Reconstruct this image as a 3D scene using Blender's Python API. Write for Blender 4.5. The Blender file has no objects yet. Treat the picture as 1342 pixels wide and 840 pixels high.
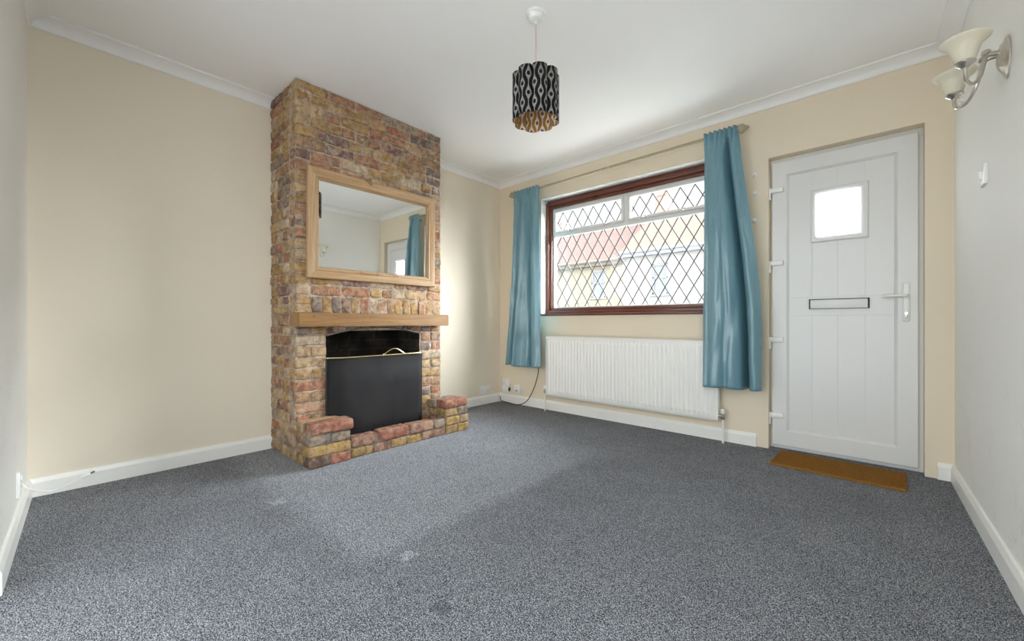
import bpy, bmesh, math, random
from math import sin, cos, pi, radians, sqrt
from mathutils import Vector, Matrix, noise

random.seed(7)
SC = bpy.context.scene
COL = SC.collection

# ------------------------------------------------------------------ room size
XL, XR = -3.25, 0.30          # chimney wall, right wall (at the front corner)
YF = 3.39                     # window wall
ZC = 2.475                    # ceiling
CH_X, CH_Y0, CH_Y1 = -2.80, 1.02, 2.195   # chimney breast
OP_Y0, OP_Y1 = 1.225, 1.987               # fire opening
NL = Vector((-3.25, -0.104)); NR = Vector((0.396, -0.222))   # near wall ends
FL = Vector((-3.25, 3.39));   FR = Vector((0.30, 3.39))      # front wall ends

# ------------------------------------------------------------------ helpers
def tag(o, label=None, cat=None, group=None, kind=None):
    if label: o['label'] = label
    if cat: o['category'] = cat
    if group: o['group'] = group
    if kind: o['kind'] = kind
    return o

def empty(name, loc=(0, 0, 0), rz=0.0):
    o = bpy.data.objects.new(name, None)
    o.empty_display_size = 0.05
    o.location = loc; o.rotation_euler = (0, 0, rz)
    COL.objects.link(o)
    return o

def finish(name, bm, mats, parent=None, smooth=True, ang=35, recalc=True):
    """link a bmesh (world coordinates) as one mesh object, under parent if given"""
    if recalc:
        bmesh.ops.recalc_face_normals(bm, faces=bm.faces[:])
    if parent is not None:
        M = Matrix.Translation(parent.location) @ parent.rotation_euler.to_matrix().to_4x4()
        if parent.parent is not None:
            pp = parent.parent
            M = Matrix.Translation(pp.location) @ pp.rotation_euler.to_matrix().to_4x4() @ M
        bm.transform(M.inverted())
    if smooth:
        a = radians(ang)
        for f in bm.faces: f.smooth = True
        for e in bm.edges:
            if len(e.link_faces) == 2 and e.calc_face_angle(0) > a: e.smooth = False
    me = bpy.data.meshes.new(name)
    bm.to_mesh(me); bm.free()
    for m in (mats if isinstance(mats, (list, tuple)) else [mats]): me.materials.append(m)
    o = bpy.data.objects.new(name, me)
    COL.objects.link(o)
    if parent is not None: o.parent = parent
    return o

def box(bm, lo, hi, b=0.0, mat=0, seg=2):
    lo = Vector(lo); hi = Vector(hi)
    t = bmesh.new()
    bmesh.ops.create_cube(t, size=1.0)
    for v in t.verts:
        v.co = Vector(((lo[i] + hi[i]) / 2 + v.co[i] * (hi[i] - lo[i]) for i in range(3)))
    if b > 0:
        bmesh.ops.bevel(t, geom=t.edges[:], offset=b, segments=seg, affect='EDGES', profile=0.5)
    merge(bm, t, mat)

def merge(bm, t, mat=0, M=None):
    if M is not None: t.transform(M)
    vm = [bm.verts.new(v.co) for v in t.verts]
    t.verts.index_update()
    out = []
    for f in t.faces:
        try:
            nf = bm.faces.new([vm[v.index] for v in f.verts]); nf.material_index = mat; out.append(nf)
        except ValueError: pass
    t.free()
    return vm

def obox(bm, c, ax, ay, az, sx, sy, sz, b=0.0, mat=0):
    """oriented box, half-sizes along three axes"""
    t = bmesh.new(); bmesh.ops.create_cube(t, size=2.0)
    for v in t.verts: v.co = Vector((v.co.x * sx, v.co.y * sy, v.co.z * sz))
    if b > 0: bmesh.ops.bevel(t, geom=t.edges[:], offset=b, segments=2, affect='EDGES', profile=0.5)
    M = Matrix((Vector(ax).normalized(), Vector(ay).normalized(), Vector(az).normalized())).transposed().to_4x4()
    M.translation = Vector(c)
    merge(bm, t, mat, M)

def tube(bm, pts, r, seg=12, mat=0, cap=True):
    pts = [Vector(p) for p in pts]; n = len(pts)
    rs = r if isinstance(r, (list, tuple)) else [r] * n
    prev = None; rings = []
    for i, p in enumerate(pts):
        d = (pts[min(i + 1, n - 1)] - pts[max(i - 1, 0)]).normalized()
        if prev is None:
            u = d.orthogonal().normalized()
        else:
            u = (prev - d * prev.dot(d)).normalized()
        prev = u; w = d.cross(u)
        rings.append([bm.verts.new(p + (u * cos(2 * pi * k / seg) + w * sin(2 * pi * k / seg)) * rs[i]) for k in range(seg)])
    for a, c in zip(rings, rings[1:]):
        for k in range(seg):
            f = bm.faces.new((a[k], a[(k + 1) % seg], c[(k + 1) % seg], c[k])); f.material_index = mat
    if cap:
        bm.faces.new(rings[0][::-1]).material_index = mat; bm.faces.new(rings[-1]).material_index = mat

def lathe(bm, prof, M, seg=32, mat=0):
    """prof: list of (r, h) turned about local Z"""
    rings = []
    for r, h in prof:
        if r < 1e-6: rings.append([bm.verts.new(M @ Vector((0, 0, h)))])
        else: rings.append([bm.verts.new(M @ Vector((r * cos(2 * pi * k / seg), r * sin(2 * pi * k / seg), h))) for k in range(seg)])
    for a, c in zip(rings, rings[1:]):
        for k in range(seg):
            k2 = (k + 1) % seg
            if len(a) == 1 and len(c) == 1: continue
            if len(a) == 1: vs = (a[0], c[k2], c[k])
            elif len(c) == 1: vs = (a[k], a[k2], c[0])
            else: vs = (a[k], a[k2], c[k2], c[k])
            bm.faces.new(vs).material_index = mat

def frame_M(o, z, x=None):
    z = Vector(z).normalized()
    x = z.orthogonal().normalized() if x is None else (Vector(x) - z * Vector(x).dot(z)).normalized()
    y = z.cross(x)
    M = Matrix((x, y, z)).transposed().to_4x4(); M.translation = Vector(o)
    return M

def catmull(P, n=8):
    P = [Vector(p) for p in P]; out = []
    for i in range(len(P) - 1):
        a = P[max(i - 1, 0)]; b = P[i]; c = P[i + 1]; d = P[min(i + 2, len(P) - 1)]
        for k in range(n):
            t = k / n
            out.append(0.5 * ((2 * b) + (c - a) * t + (2 * a - 5 * b + 4 * c - d) * t * t + (3 * b - a - 3 * c + d) * t ** 3))
    out.append(P[-1]); return out

def sweep(bm, prof, p0, p1, inward, m0=1, m1=1, mat=0):
    """profile (d from the wall, z) swept from p0 to p1 along a wall, mitred at inside corners"""
    p0 = Vector((*p0, 0)); p1 = Vector((*p1, 0)); d = (p1 - p0).normalized(); n = Vector((*inward, 0)).normalized()
    A = [bm.verts.new(p0 + n * q + d * (q * m0) + Vector((0, 0, z))) for q, z in prof]
    B = [bm.verts.new(p1 + n * q - d * (q * m1) + Vector((0, 0, z))) for q, z in prof]
    k = len(prof)
    for i in range(k):
        j = (i + 1) % k
        bm.faces.new((A[i], A[j], B[j], B[i])).material_index = mat
    bm.faces.new(A[::-1]).material_index = mat; bm.faces.new(B).material_index = mat

def wall_cells(bm, p0, p1, outward, t, z0, z1, holes=()):
    """a wall slab from p0 to p1 (inner face), holes = (s0, s1, za, zb, material of the reveal)"""
    p0 = Vector((*p0, 0)); p1 = Vector((*p1, 0)); L = (p1 - p0).length; d = (p1 - p0) / L
    n = Vector((*outward, 0)).normalized()
    ss = sorted({0, L, *[h[0] for h in holes], *[h[1] for h in holes]})
    zs = sorted({z0, z1, *[h[2] for h in holes], *[h[3] for h in holes]})
    def solid(i, j):
        if i < 0 or j < 0 or i >= len(ss) - 1 or j >= len(zs) - 1: return None
        s = (ss[i] + ss[i + 1]) / 2; z = (zs[j] + zs[j + 1]) / 2
        for h in holes:
            if h[0] < s < h[1] and h[2] < z < h[3]: return h[4]
        return True
    vc = {}
    def V(s, z, o):
        k = (round(s, 5), round(z, 5), o)
        if k not in vc: vc[k] = bm.verts.new(p0 + d * s + n * (t * o) + Vector((0, 0, z)))
        return vc[k]
    for i in range(len(ss) - 1):
        for j in range(len(zs) - 1):
            if solid(i, j) is not True: continue
            s0, s1, a, b = ss[i], ss[i + 1], zs[j], zs[j + 1]
            bm.faces.new((V(s0, a, 0), V(s1, a, 0), V(s1, b, 0), V(s0, b, 0)))
            bm.faces.new((V(s0, a, 1), V(s1, a, 1), V(s1, b, 1), V(s0, b, 1)))
            for (ii, jj, q) in ((i - 1, j, ((s0, a), (s0, b))), (i + 1, j, ((s1, a), (s1, b))), (i, j - 1, ((s0, a), (s1, a))), (i, j + 1, ((s0, b), (s1, b)))):
                nb = solid(ii, jj)
                if nb is True: continue
                (sa, za), (sb, zb) = q
                f = bm.faces.new((V(sa, za, 0), V(sb, zb, 0), V(sb, zb, 1), V(sa, za, 1)))
                f.material_index = 0 if nb is None else nb

# ------------------------------------------------------------------ materials
class NT:
    def __init__(s, name):
        s.m = bpy.data.materials.new(name); s.m.use_nodes = True
        s.t = s.m.node_tree; s.t.nodes.clear()
        s.out = s.t.nodes.new('ShaderNodeOutputMaterial')
    def n(s, typ, **kw):
        nd = s.t.nodes.new(typ)
        for k, v in kw.items(): setattr(nd, k, v)
        return nd
    def link(s, a, b): s.t.links.new(a, b)
    def put(s, sock, v):
        if hasattr(v, 'is_output'): s.link(v, sock)
        else: sock.default_value = v
    def math(s, op, a, b=None, c=None, clamp=False):
        nd = s.n('ShaderNodeMath', operation=op, use_clamp=clamp)
        s.put(nd.inputs[0], a)
        if b is not None: s.put(nd.inputs[1], b)
        if c is not None: s.put(nd.inputs[2], c)
        return nd.outputs[0]
    def noise(s, vec, scale, detail=4, rough=0.55, dist=0.0):
        nd = s.n('ShaderNodeTexNoise')
        if vec is not None: s.link(vec, nd.inputs['Vector'])
        nd.inputs['Scale'].default_value = scale; nd.inputs['Detail'].default_value = detail
        nd.inputs['Roughness'].default_value = rough; nd.inputs['Distortion'].default_value = dist
        return nd.outputs['Fac']
    def ramp(s, f, stops, interp='LINEAR'):
        nd = s.n('ShaderNodeValToRGB'); cr = nd.color_ramp; cr.interpolation = interp
        while len(cr.elements) < len(stops): cr.elements.new(0.5)
        for e, (p, c) in zip(cr.elements, stops):
            e.position = p; e.color = c if len(c) == 4 else (*c, 1)
        s.link(f, nd.inputs[0]); return nd.outputs[0]
    def step(s, f, a, b):
        nd = s.n('ShaderNodeMapRange', interpolation_type='SMOOTHSTEP')
        s.put(nd.inputs['Value'], f); nd.inputs['From Min'].default_value = a; nd.inputs['From Max'].default_value = b
        return nd.outputs[0]
    def mix(s, f, a, b, mode='MIX'):
        nd = s.n('ShaderNodeMix', data_type='RGBA', blend_type=mode)
        s.put(nd.inputs[0], f)
        for k, v in ((6, a), (7, b)):
            if hasattr(v, 'is_output'): s.link(v, nd.inputs[k])
            else: nd.inputs[k].default_value = (*v, 1) if len(v) == 3 else v
        return nd.outputs[2]
    def pos(s): return s.n('ShaderNodeTexCoord').outputs['Object']
    def wpos(s): return s.n('ShaderNodeNewGeometry').outputs['Position']
    def scale(s, vec, xyz):
        nd = s.n('ShaderNodeMapping'); s.link(vec, nd.inputs[0]); nd.inputs['Scale'].default_value = xyz; return nd.outputs[0]
    def sep(s, vec):
        nd = s.n('ShaderNodeSeparateXYZ'); s.link(vec, nd.inputs[0]); return nd.outputs
    def bump(s, h, strength=0.3, dist=0.01):
        nd = s.n('ShaderNodeBump'); s.link(h, nd.inputs['Height'])
        nd.inputs['Strength'].default_value = strength; nd.inputs['Distance'].default_value = dist
        return nd.outputs[0]
    def bsdf(s, color, rough=0.5, metal=0.0, normal=None, spec=None, out=True, **kw):
        b = s.n('ShaderNodeBsdfPrincipled')
        if hasattr(color, 'is_output'): s.link(color, b.inputs['Base Color'])
        else: b.inputs['Base Color'].default_value = (*color, 1)
        s.put(b.inputs['Roughness'], rough); s.put(b.inputs['Metallic'], metal)
        if spec is not None: b.inputs['Specular IOR Level'].default_value = spec
        if normal is not None: s.link(normal, b.inputs['Normal'])
        for k, v in kw.items(): s.put(b.inputs[k.replace('_', ' ')], v)
        if out: s.link(b.outputs[0], s.out.inputs[0])
        return b.outputs[0]

def simple(name, color, rough=0.5, metal=0.0, var=0.06, scale=12, bump=0.0, bscale=200, spec=None):
    t = NT(name); p = t.pos()
    f = t.noise(p, scale, 3)
    c = t.mix(f, tuple(x * (1 - var) for x in color), tuple(min(1, x * (1 + var)) for x in color))
    nrm = t.bump(t.noise(p, bscale, 2), bump, 0.002) if bump else None
    t.bsdf(c, rough, metal, nrm, spec); return t.m

def paint(name, color, scuff=0.0):
    t = NT(name); p = t.wpos()
    f = t.noise(p, 1.6, 3, 0.5)
    c = t.mix(f, tuple(x * 0.97 for x in color), tuple(min(1, x * 1.03) for x in color))
    if scuff:
        st = t.noise(t.scale(p, (9, 9, 5)), 2.2, 5, 0.65, 2.0)
        z = t.sep(p)[2]
        low = t.math('SUBTRACT', 1.0, t.step(z, 0.2, 1.3))
        ln = t.math('SUBTRACT', 1.0, t.step(t.math('ABSOLUTE', t.math('SUBTRACT', st, 0.5)), 0.0, 0.012))
        patch = t.step(t.noise(p, 5.0, 2), 0.52, 0.66)
        k = t.math('MULTIPLY', t.math('MULTIPLY', ln, low), t.math('MULTIPLY', patch, scuff))
        c = t.mix(k, c, (0.22, 0.21, 0.2))
    nrm = t.bump(t.noise(p, 90, 4, 0.6), 0.12, 0.003)
    t.bsdf(c, 0.62, 0, nrm, 0.25); return t.m

M = {}
M['cream'] = paint('cream_wall_paint', (0.785, 0.69, 0.54))
M['cream_left'] = paint('cream_chimney_wall_paint', (0.80, 0.725, 0.595))
M['pale'] = paint('skylit_cream_wall_paint', (0.84, 0.825, 0.785), 0.5)  # same cream as the other walls, with cool skylight put into the colour
M['reveal'] = paint('white_reveal_paint', (0.84, 0.84, 0.82))
M['ceiling'] = paint('white_ceiling_paint', (0.90, 0.89, 0.88))
M['trim'] = simple('white_gloss_trim', (0.85, 0.84, 0.80), 0.35, var=0.03)
M['cornice'] = simple('white_plaster_cornice', (0.87, 0.87, 0.86), 0.55, var=0.02)
M['upvc'] = simple('white_upvc', (0.735, 0.735, 0.72), 0.28, var=0.015)
M['white_plastic'] = simple('white_plastic', (0.82, 0.82, 0.80), 0.3, var=0.02)
M['dark_hole'] = simple('dark_slot', (0.03, 0.03, 0.03), 0.6)
M['rad'] = simple('cream_radiator_enamel', (0.86, 0.85, 0.81), 0.3, var=0.02)
M['chrome'] = simple('chrome', (0.75, 0.74, 0.72), 0.12, 1.0, var=0.02)
M['nickel'] = simple('brushed_nickel', (0.62, 0.58, 0.51), 0.28, 1.0, var=0.05)
M['brass'] = simple('polished_brass', (0.83, 0.66, 0.36), 0.22, 1.0, var=0.05)
M['black_metal'] = simple('black_metal', (0.015, 0.015, 0.016), 0.4)
M['lead'] = simple('lead_strip', (0.10, 0.095, 0.09), 0.55, 0.4)
M['rubber'] = simple('black_rubber', (0.025, 0.022, 0.02), 0.5)
M['pole'] = simple('antique_brass_pole', (0.40, 0.345, 0.225), 0.4, 0.3, var=0.1, scale=40)
M['screed'] = simple('sooty_hearth_slab', (0.06, 0.055, 0.05), 0.9, var=0.3, scale=20, bump=0.4)

def wood(name, c0, c1, axis, rough=0.4, sc=1.0):
    t = NT(name); p = t.wpos()
    s = [38 * sc, 38 * sc, 38 * sc]; s[axis] = 2.2 * sc
    f = t.noise(t.scale(p, s), 1.0, 5, 0.6, 1.2)
    fine = t.noise(t.scale(p, [q * 5 for q in s]), 1.0, 3, 0.6)
    c = t.ramp(f, [(0.28, c0), (0.72, c1)])
    c = t.mix(t.math('MULTIPLY', t.step(fine, 0.52, 0.7), 0.35), c, tuple(x * 0.55 for x in c0))
    kn = t.step(t.noise(p, 7, 2), 0.70, 0.76)
    c = t.mix(t.math('MULTIPLY', kn, 0.6), c, tuple(x * 0.4 for x in c0))
    t.bsdf(c, rough, 0, t.bump(f, 0.12, 0.003), 0.4); return t.m
M['oak'] = wood('oak_mantel', (0.22, 0.108, 0.036), (0.35, 0.19, 0.072), 1, 0.5)
M['pine_h'] = wood('waxed_pine_rail', (0.31, 0.18, 0.08), (0.54, 0.36, 0.20), 1, 0.4)
M['pine_v'] = wood('waxed_pine_stile', (0.31, 0.18, 0.08), (0.54, 0.36, 0.20), 2, 0.4)
M['mahog_h'] = wood('mahogany_rail', (0.10, 0.032, 0.022), (0.20, 0.068, 0.045), 0, 0.25)
M['mahog_v'] = wood('mahogany_stile', (0.13, 0.048, 0.03), (0.27, 0.10, 0.06), 2, 0.25)

def brick_mat(name, smear, joint):
    t = NT(name); p = t.wpos()
    at = t.n('ShaderNodeAttribute', attribute_name='tint').outputs['Color']
    n1 = t.noise(p, 26, 5, 0.65); n2 = t.noise(p, 85, 4, 0.65); n3 = t.noise(p, 10, 4, 0.6)
    c = t.mix(t.step(n1, 0.34, 0.68), t.mix(1.0, at, (0.66, 0.63, 0.62), 'MULTIPLY'), t.mix(1.0, at, (1.32, 1.29, 1.24), 'MULTIPLY'))
    n4 = t.noise(p, 13, 3, 0.6)
    c = t.mix(t.math('MULTIPLY', t.step(n4, 0.50, 0.64), 0.65), c, (0.40, 0.265, 0.165))
    c = t.mix(t.math('MULTIPLY', t.step(t.noise(p, 17, 3, 0.6, 0.5), 0.56, 0.68), 0.5), c, (0.19, 0.13, 0.11))
    # smeared lime mortar and dark pits
    sm = t.math('MULTIPLY', t.step(t.math('ADD', t.math('MULTIPLY', n3, 0.6), t.math('MULTIPLY', n2, 0.4)), 0.52, 0.64), smear)
    c = t.mix(sm, c, joint)
    pit = t.math('MULTIPLY', t.math('SUBTRACT', 1.0, t.step(n2, 0.30, 0.40)), 0.65)
    c = t.mix(pit, c, (0.09, 0.07, 0.06))
    h = t.math('ADD', t.math('MULTIPLY', n2, 0.6), n1)
    t.bsdf(c, 0.88, 0, t.bump(h, 0.75, 0.012), 0.2); return t.m
M['brick'] = brick_mat('reclaimed_stock_brick', 0.55, (0.55, 0.465, 0.37)); M['hearth_brick'] = brick_mat('hearth_brick', 0.30, (0.34, 0.29, 0.24))

def soot_mat():
    t = NT('sooty_firebox_brick'); p = t.wpos()
    x, y, z = t.sep(p)
    cb = t.n('ShaderNodeCombineXYZ'); t.link(t.math('ADD', x, y), cb.inputs[0]); t.link(z, cb.inputs[1])
    br = t.n('ShaderNodeTexBrick'); t.link(cb.outputs[0], br.inputs['Vector'])
    br.inputs['Scale'].default_value = 1.0; br.inputs['Brick Width'].default_value = 0.215; br.inputs['Row Height'].default_value = 0.075
    br.inputs['Mortar Size'].default_value = 0.006
    br.inputs['Color1'].default_value = (0.022, 0.019, 0.016, 1); br.inputs['Color2'].default_value = (0.06, 0.048, 0.036, 1)
    br.inputs['Mortar'].default_value = (0.075, 0.06, 0.045, 1)
    f = t.noise(p, 6, 4)
    c = t.mix(t.step(f, 0.35, 0.7), (0.012, 0.011, 0.010), br.outputs['Color'])
    t.bsdf(c, 0.9, 0, t.bump(br.outputs['Fac'], -0.6, 0.01), 0.2); return t.m
M['soot'] = soot_mat()

def carpet_mat():
    t = NT('grey_twist_carpet'); p = t.wpos()
    vo = t.n('ShaderNodeTexVoronoi'); t.link(p, vo.inputs['Vector']); vo.inputs['Scale'].default_value = 560
    a = t.sep(vo.outputs['Color'])[0]; b = t.noise(p, 250, 3, 0.65); w = t.noise(p, 3.2, 4, 0.6); v = t.noise(p, 14, 3, 0.6)
    f = t.math('ADD', t.math('MULTIPLY', a, 0.30), t.math('MULTIPLY', b, 0.70))
    c = t.ramp(f, [(0.36, (0.014, 0.015, 0.019)), (0.47, (0.080, 0.083, 0.096)), (0.54, (0.175, 0.180, 0.200)), (0.64, (0.56, 0.57, 0.59))])
    # paler rectangle of carpet before the hearth, soft at its edges
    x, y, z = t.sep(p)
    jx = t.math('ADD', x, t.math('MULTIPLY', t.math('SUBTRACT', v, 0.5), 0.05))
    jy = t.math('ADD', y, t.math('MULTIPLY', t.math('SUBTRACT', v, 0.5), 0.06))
    pale_patch = t.math('MULTIPLY', t.math('SUBTRACT', 1.0, t.step(jx, -1.50, -1.38)), t.step(jy, 0.68, 0.84))
    pale_patch = t.math('MULTIPLY', pale_patch, t.math('SUBTRACT', 1.0, t.step(jy, 2.05, 2.9)))
    tone = t.math('ADD', t.math('ADD', 0.72, t.math('MULTIPLY', w, 0.40)), t.math('MULTIPLY', pale_patch, 0.34))
    # two dents left by furniture feet, one dark stain
    def spot(cx, cy, rx, ry):
        dx = t.math('DIVIDE', t.math('SUBTRACT', jx, cx), rx); dy = t.math('DIVIDE', t.math('SUBTRACT', jy, cy), ry)
        d = t.math('MAXIMUM', t.math('ABSOLUTE', dx), t.math('ABSOLUTE', dy))
        return t.math('SUBTRACT', 1.0, t.step(d, 0.75, 1.1))
    tone = t.math('ADD', tone, t.math('MULTIPLY', spot(-1.362, 0.905, 0.030, 0.034), 0.55))
    tone = t.math('ADD', tone, t.math('MULTIPLY', spot(-2.245, 0.735, 0.045, 0.035), 0.35))
    tone = t.math('SUBTRACT', tone, t.math('MULTIPLY', spot(-1.03, 0.81, 0.03, 0.025), 0.3))
    mm = t.n('ShaderNodeVectorMath', operation='SCALE'); t.link(c, mm.inputs[0]); t.link(tone, mm.inputs['Scale'])
    h = t.math('ADD', a, t.math('MULTIPLY', b, 0.7))
    t.bsdf(mm.outputs[0], 0.95, 0, t.bump(h, 0.25, 0.003), 0.1); return t.m
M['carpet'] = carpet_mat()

def coir_mat():
    t = NT('brown_coir'); p = t.wpos()
    a = t.noise(t.scale(p, (1, 1, 1)), 260, 3, 0.7); w = t.noise(p, 9, 3)
    c = t.ramp(a, [(0.3, (0.16, 0.068, 0.014)), (0.5, (0.40, 0.185, 0.042)), (0.72, (0.60, 0.31, 0.085))])
    c = t.mix(t.math('MULTIPLY', w, 0.4), c, (0.26, 0.115, 0.026))
    t.bsdf(c, 0.95, 0, t.bump(a, 1.0, 0.01), 0.1); return t.m
M['coir'] = coir_mat()

def satin_mat():
    t = NT('teal_satin'); p = t.pos()
    f = t.noise(t.scale(p, (60, 60, 4)), 3, 3); w = t.noise(p, 5, 3)
    c = t.mix(f, (0.14, 0.295, 0.36), (0.20, 0.385, 0.455))
    nrm = t.bump(t.math('ADD', t.math('MULTIPLY', f, 0.3), w), 0.25, 0.02)
    b = t.bsdf(c, 0.27, 0.0, nrm, 1.0, out=False, Sheen_Weight=0.1, Sheen_Roughness=0.4)
    tr = t.n('ShaderNodeBsdfTranslucent'); tr.inputs[0].default_value = (0.20, 0.46, 0.52, 1)
    mx = t.n('ShaderNodeMixShader'); mx.inputs[0].default_value = 0.16
    t.link(b, mx.inputs[1]); t.link(tr.outputs[0], mx.inputs[2]); t.link(mx.outputs[0], t.out.inputs[0]); return t.m
M['satin'] = satin_mat()

def glass_mat(name, frost=0.0):
    t = NT(name)
    tr = t.n('ShaderNodeBsdfTransparent'); tr.inputs[0].default_value = (0.97, 0.985, 0.98, 1)
    gl = t.n('ShaderNodeBsdfGlossy'); gl.inputs['Roughness'].default_value = 0.02
    lw = t.n('ShaderNodeLayerWeight'); fz = t.math('ADD', 0.035, t.math('MULTIPLY', 0.9, t.math('POWER', lw.outputs['Facing'], 5.0)))
    mx = t.n('ShaderNodeMixShader'); t.link(fz, mx.inputs[0]); t.link(tr.outputs[0], mx.inputs[1]); t.link(gl.outputs[0], mx.inputs[2])
    o = mx.outputs[0]
    if frost:
        tl = t.n('ShaderNodeBsdfTranslucent'); tl.inputs[0].default_value = (0.92, 0.93, 0.93, 1)
        m2 = t.n('ShaderNodeMixShader'); m2.inputs[0].default_value = frost
        t.link(o, m2.inputs[1]); t.link(tl.outputs[0], m2.inputs[2]); o = m2.outputs[0]
    t.link(o, t.out.inputs[0]); return t.m
M['glass'] = glass_mat('window_glass')
M['frost'] = glass_mat('obscured_glass', 0.6)

def mirror_mat():
    t = NT('silvered_mirror'); p = t.pos()
    t.bsdf(t.mix(t.noise(p, 3), (0.90, 0.91, 0.89), (0.92, 0.93, 0.91)), 0.0, 1.0); return t.m
M['mirror'] = mirror_mat()

def guard_mat():
    t = NT('black_wire_mesh'); p = t.wpos()
    b = t.bsdf(t.mix(t.noise(p, 9, 4), (0.010, 0.010, 0.011), (0.045, 0.041, 0.041)), 0.7, 0.0, None, 0.2, out=False)
    tr = t.n('ShaderNodeBsdfTransparent')
    mx = t.n('ShaderNodeMixShader'); mx.inputs[0].default_value = 0.30
    t.link(b, mx.inputs[1]); t.link(tr.outputs[0], mx.inputs[2]); t.link(mx.outputs[0], t.out.inputs[0]); return t.m
M['mesh'] = guard_mat()

def alabaster_mat():
    t = NT('cream_alabaster_glass'); p = t.pos()
    c = t.mix(t.noise(p, 14, 4, 0.6, 1.0), (0.86, 0.82, 0.68), (0.93, 0.91, 0.83))
    b = t.bsdf(c, 0.22, 0, None, 0.5, out=False)
    tl = t.n('ShaderNodeBsdfTranslucent'); t.link(c, tl.inputs[0])
    mx = t.n('ShaderNodeMixShader'); mx.inputs[0].default_value = 0.4
    t.link(b, mx.inputs[1]); t.link(tl.outputs[0], mx.inputs[2]); t.link(mx.outputs[0], t.out.inputs[0]); return t.m
M['alabaster'] = alabaster_mat()

def ogee_mat(name, band, ring, dot, rough):
    """staggered ogee lattice: columns across U, rings down V"""
    t = NT(name)
    uv = t.n('ShaderNodeUVMap', uv_map='UVMap').outputs[0]
    x, y, _ = t.sep(uv)
    U = t.math('MULTIPLY', x, 24.0); i = t.math('FLOOR', U)
    fx = t.math('SUBTRACT', t.math('SUBTRACT', U, i), 0.5)
    par = t.math('MULTIPLY', t.math('MODULO', i, 2.0), 0.5)
    V = t.math('ADD', t.math('MULTIPLY', y, 2.5), par)
    fy = t.math('SUBTRACT', t.math('SUBTRACT', V, t.math('FLOOR', V)), 0.5)
    bp = t.math('POWER', t.math('ADD', 0.5, t.math('MULTIPLY', 0.5, t.math('COSINE', t.math('MULTIPLY', fy, 2 * pi)))), 1.5)
    w = t.math('ADD', 0.05, t.math('MULTIPLY', bp, 0.40))
    inside = t.math('SUBTRACT', 1.0, t.step(t.math('SUBTRACT', t.math('ABSOLUTE', fx), w), -0.03, 0.03))
    ex = t.math('DIVIDE', fx, 0.25); ey = t.math('DIVIDE', fy, 0.12)
    d = t.math('SQRT', t.math('ADD', t.math('MULTIPLY', ex, ex), t.math('MULTIPLY', ey, ey)))
    hole = t.math('SUBTRACT', 1.0, t.step(d, 0.85, 1.1))
    sp = t.noise(t.scale(uv, (150, 40, 1)), 1.0, 2)
    rc = t.mix(t.step(sp, 0.40, 0.55), tuple(q * 0.55 for q in ring), ring)
    c = t.mix(inside, band, rc); c = t.mix(hole, c, dot)
    t.bsdf(c, rough, 0.0, None, 0.1); return t.m
M['shade_out'] = ogee_mat('black_ogee_shade', (0.008, 0.008, 0.008), (0.30, 0.29, 0.28), (0.010, 0.009, 0.009), 0.6)
M['shade_in'] = ogee_mat('brown_ogee_lining', (0.36, 0.18, 0.04), (0.88, 0.80, 0.74), (0.20, 0.11, 0.035), 0.6)

# ------------------------------------------------------------------ room shell
bm = bmesh.new()
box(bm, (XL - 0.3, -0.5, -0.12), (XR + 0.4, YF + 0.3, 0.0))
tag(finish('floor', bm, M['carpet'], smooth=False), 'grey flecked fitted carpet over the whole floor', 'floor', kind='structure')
bm = bmesh.new()
box(bm, (XL - 0.3, -0.5, ZC), (XR + 0.4, YF + 0.3, ZC + 0.2))
tag(finish('ceiling', bm, M['ceiling'], smooth=False), 'white painted ceiling', 'ceiling', kind='structure')

bm = bmesh.new(); wall_cells(bm, (XL, -0.4), (XL, YF + 0.25), (-1, 0), 0.25, 0, ZC)
tag(finish('wall_left', bm, M['cream_left'], smooth=False), 'cream wall behind the chimney breast', 'wall', kind='structure')
WX0, WX1, WZ0, WZ1 = -2.650, -0.93, 0.965, 2.176        # window opening
DX0, DX1, DZ1 = -0.605, 0.181, 2.065                    # door opening
bm = bmesh.new()
wall_cells(bm, FL, (FR.x + 0.25, YF), (0, 1), 0.24, 0, ZC,
           [(WX0 - FL.x, WX1 - FL.x, WZ0, WZ1, 1), (DX0 - FL.x, DX1 - FL.x, 0.0, DZ1, 0)])
tag(finish('wall_front', bm, [M['cream'], M['reveal']], smooth=False), 'cream wall with the window and the front door', 'wall', kind='structure')
SX0, SX1, SZ0_, SZ1_ = 2.72, 3.45, 0.12, 2.25           # side window added for fill daylight, along the wall from the front corner
rd_ = (NR - FR).normalized(); rn_ = Vector((rd_.y, -rd_.x))  # along the right wall, into the room
bm = bmesh.new(); wall_cells(bm, FR, NR, -rn_, 0.25, 0, ZC, [(SX0, SX1, SZ0_, SZ1_, 0)])
tag(finish('wall_right', bm, M['pale'], smooth=False), 'pale scuffed wall on the right', 'wall', kind='structure')
nd = (NR - NL).normalized(); nn = Vector((-nd.y, nd.x))      # inward normal of the near wall
bm = bmesh.new()
PX0, PX1, PZ = 1.10, 3.56, 2.30                           # unseen patio opening added for fill daylight (along the wall)
wall_cells(bm, NL, NR + nd * 0.2, -nn, 0.22, 0, ZC, [(PX0, PX1, 0.0, PZ, 0)])
tag(finish('wall_near', bm, M['pale'], smooth=False), 'pale wall at the left edge', 'wall', kind='structure')

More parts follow.
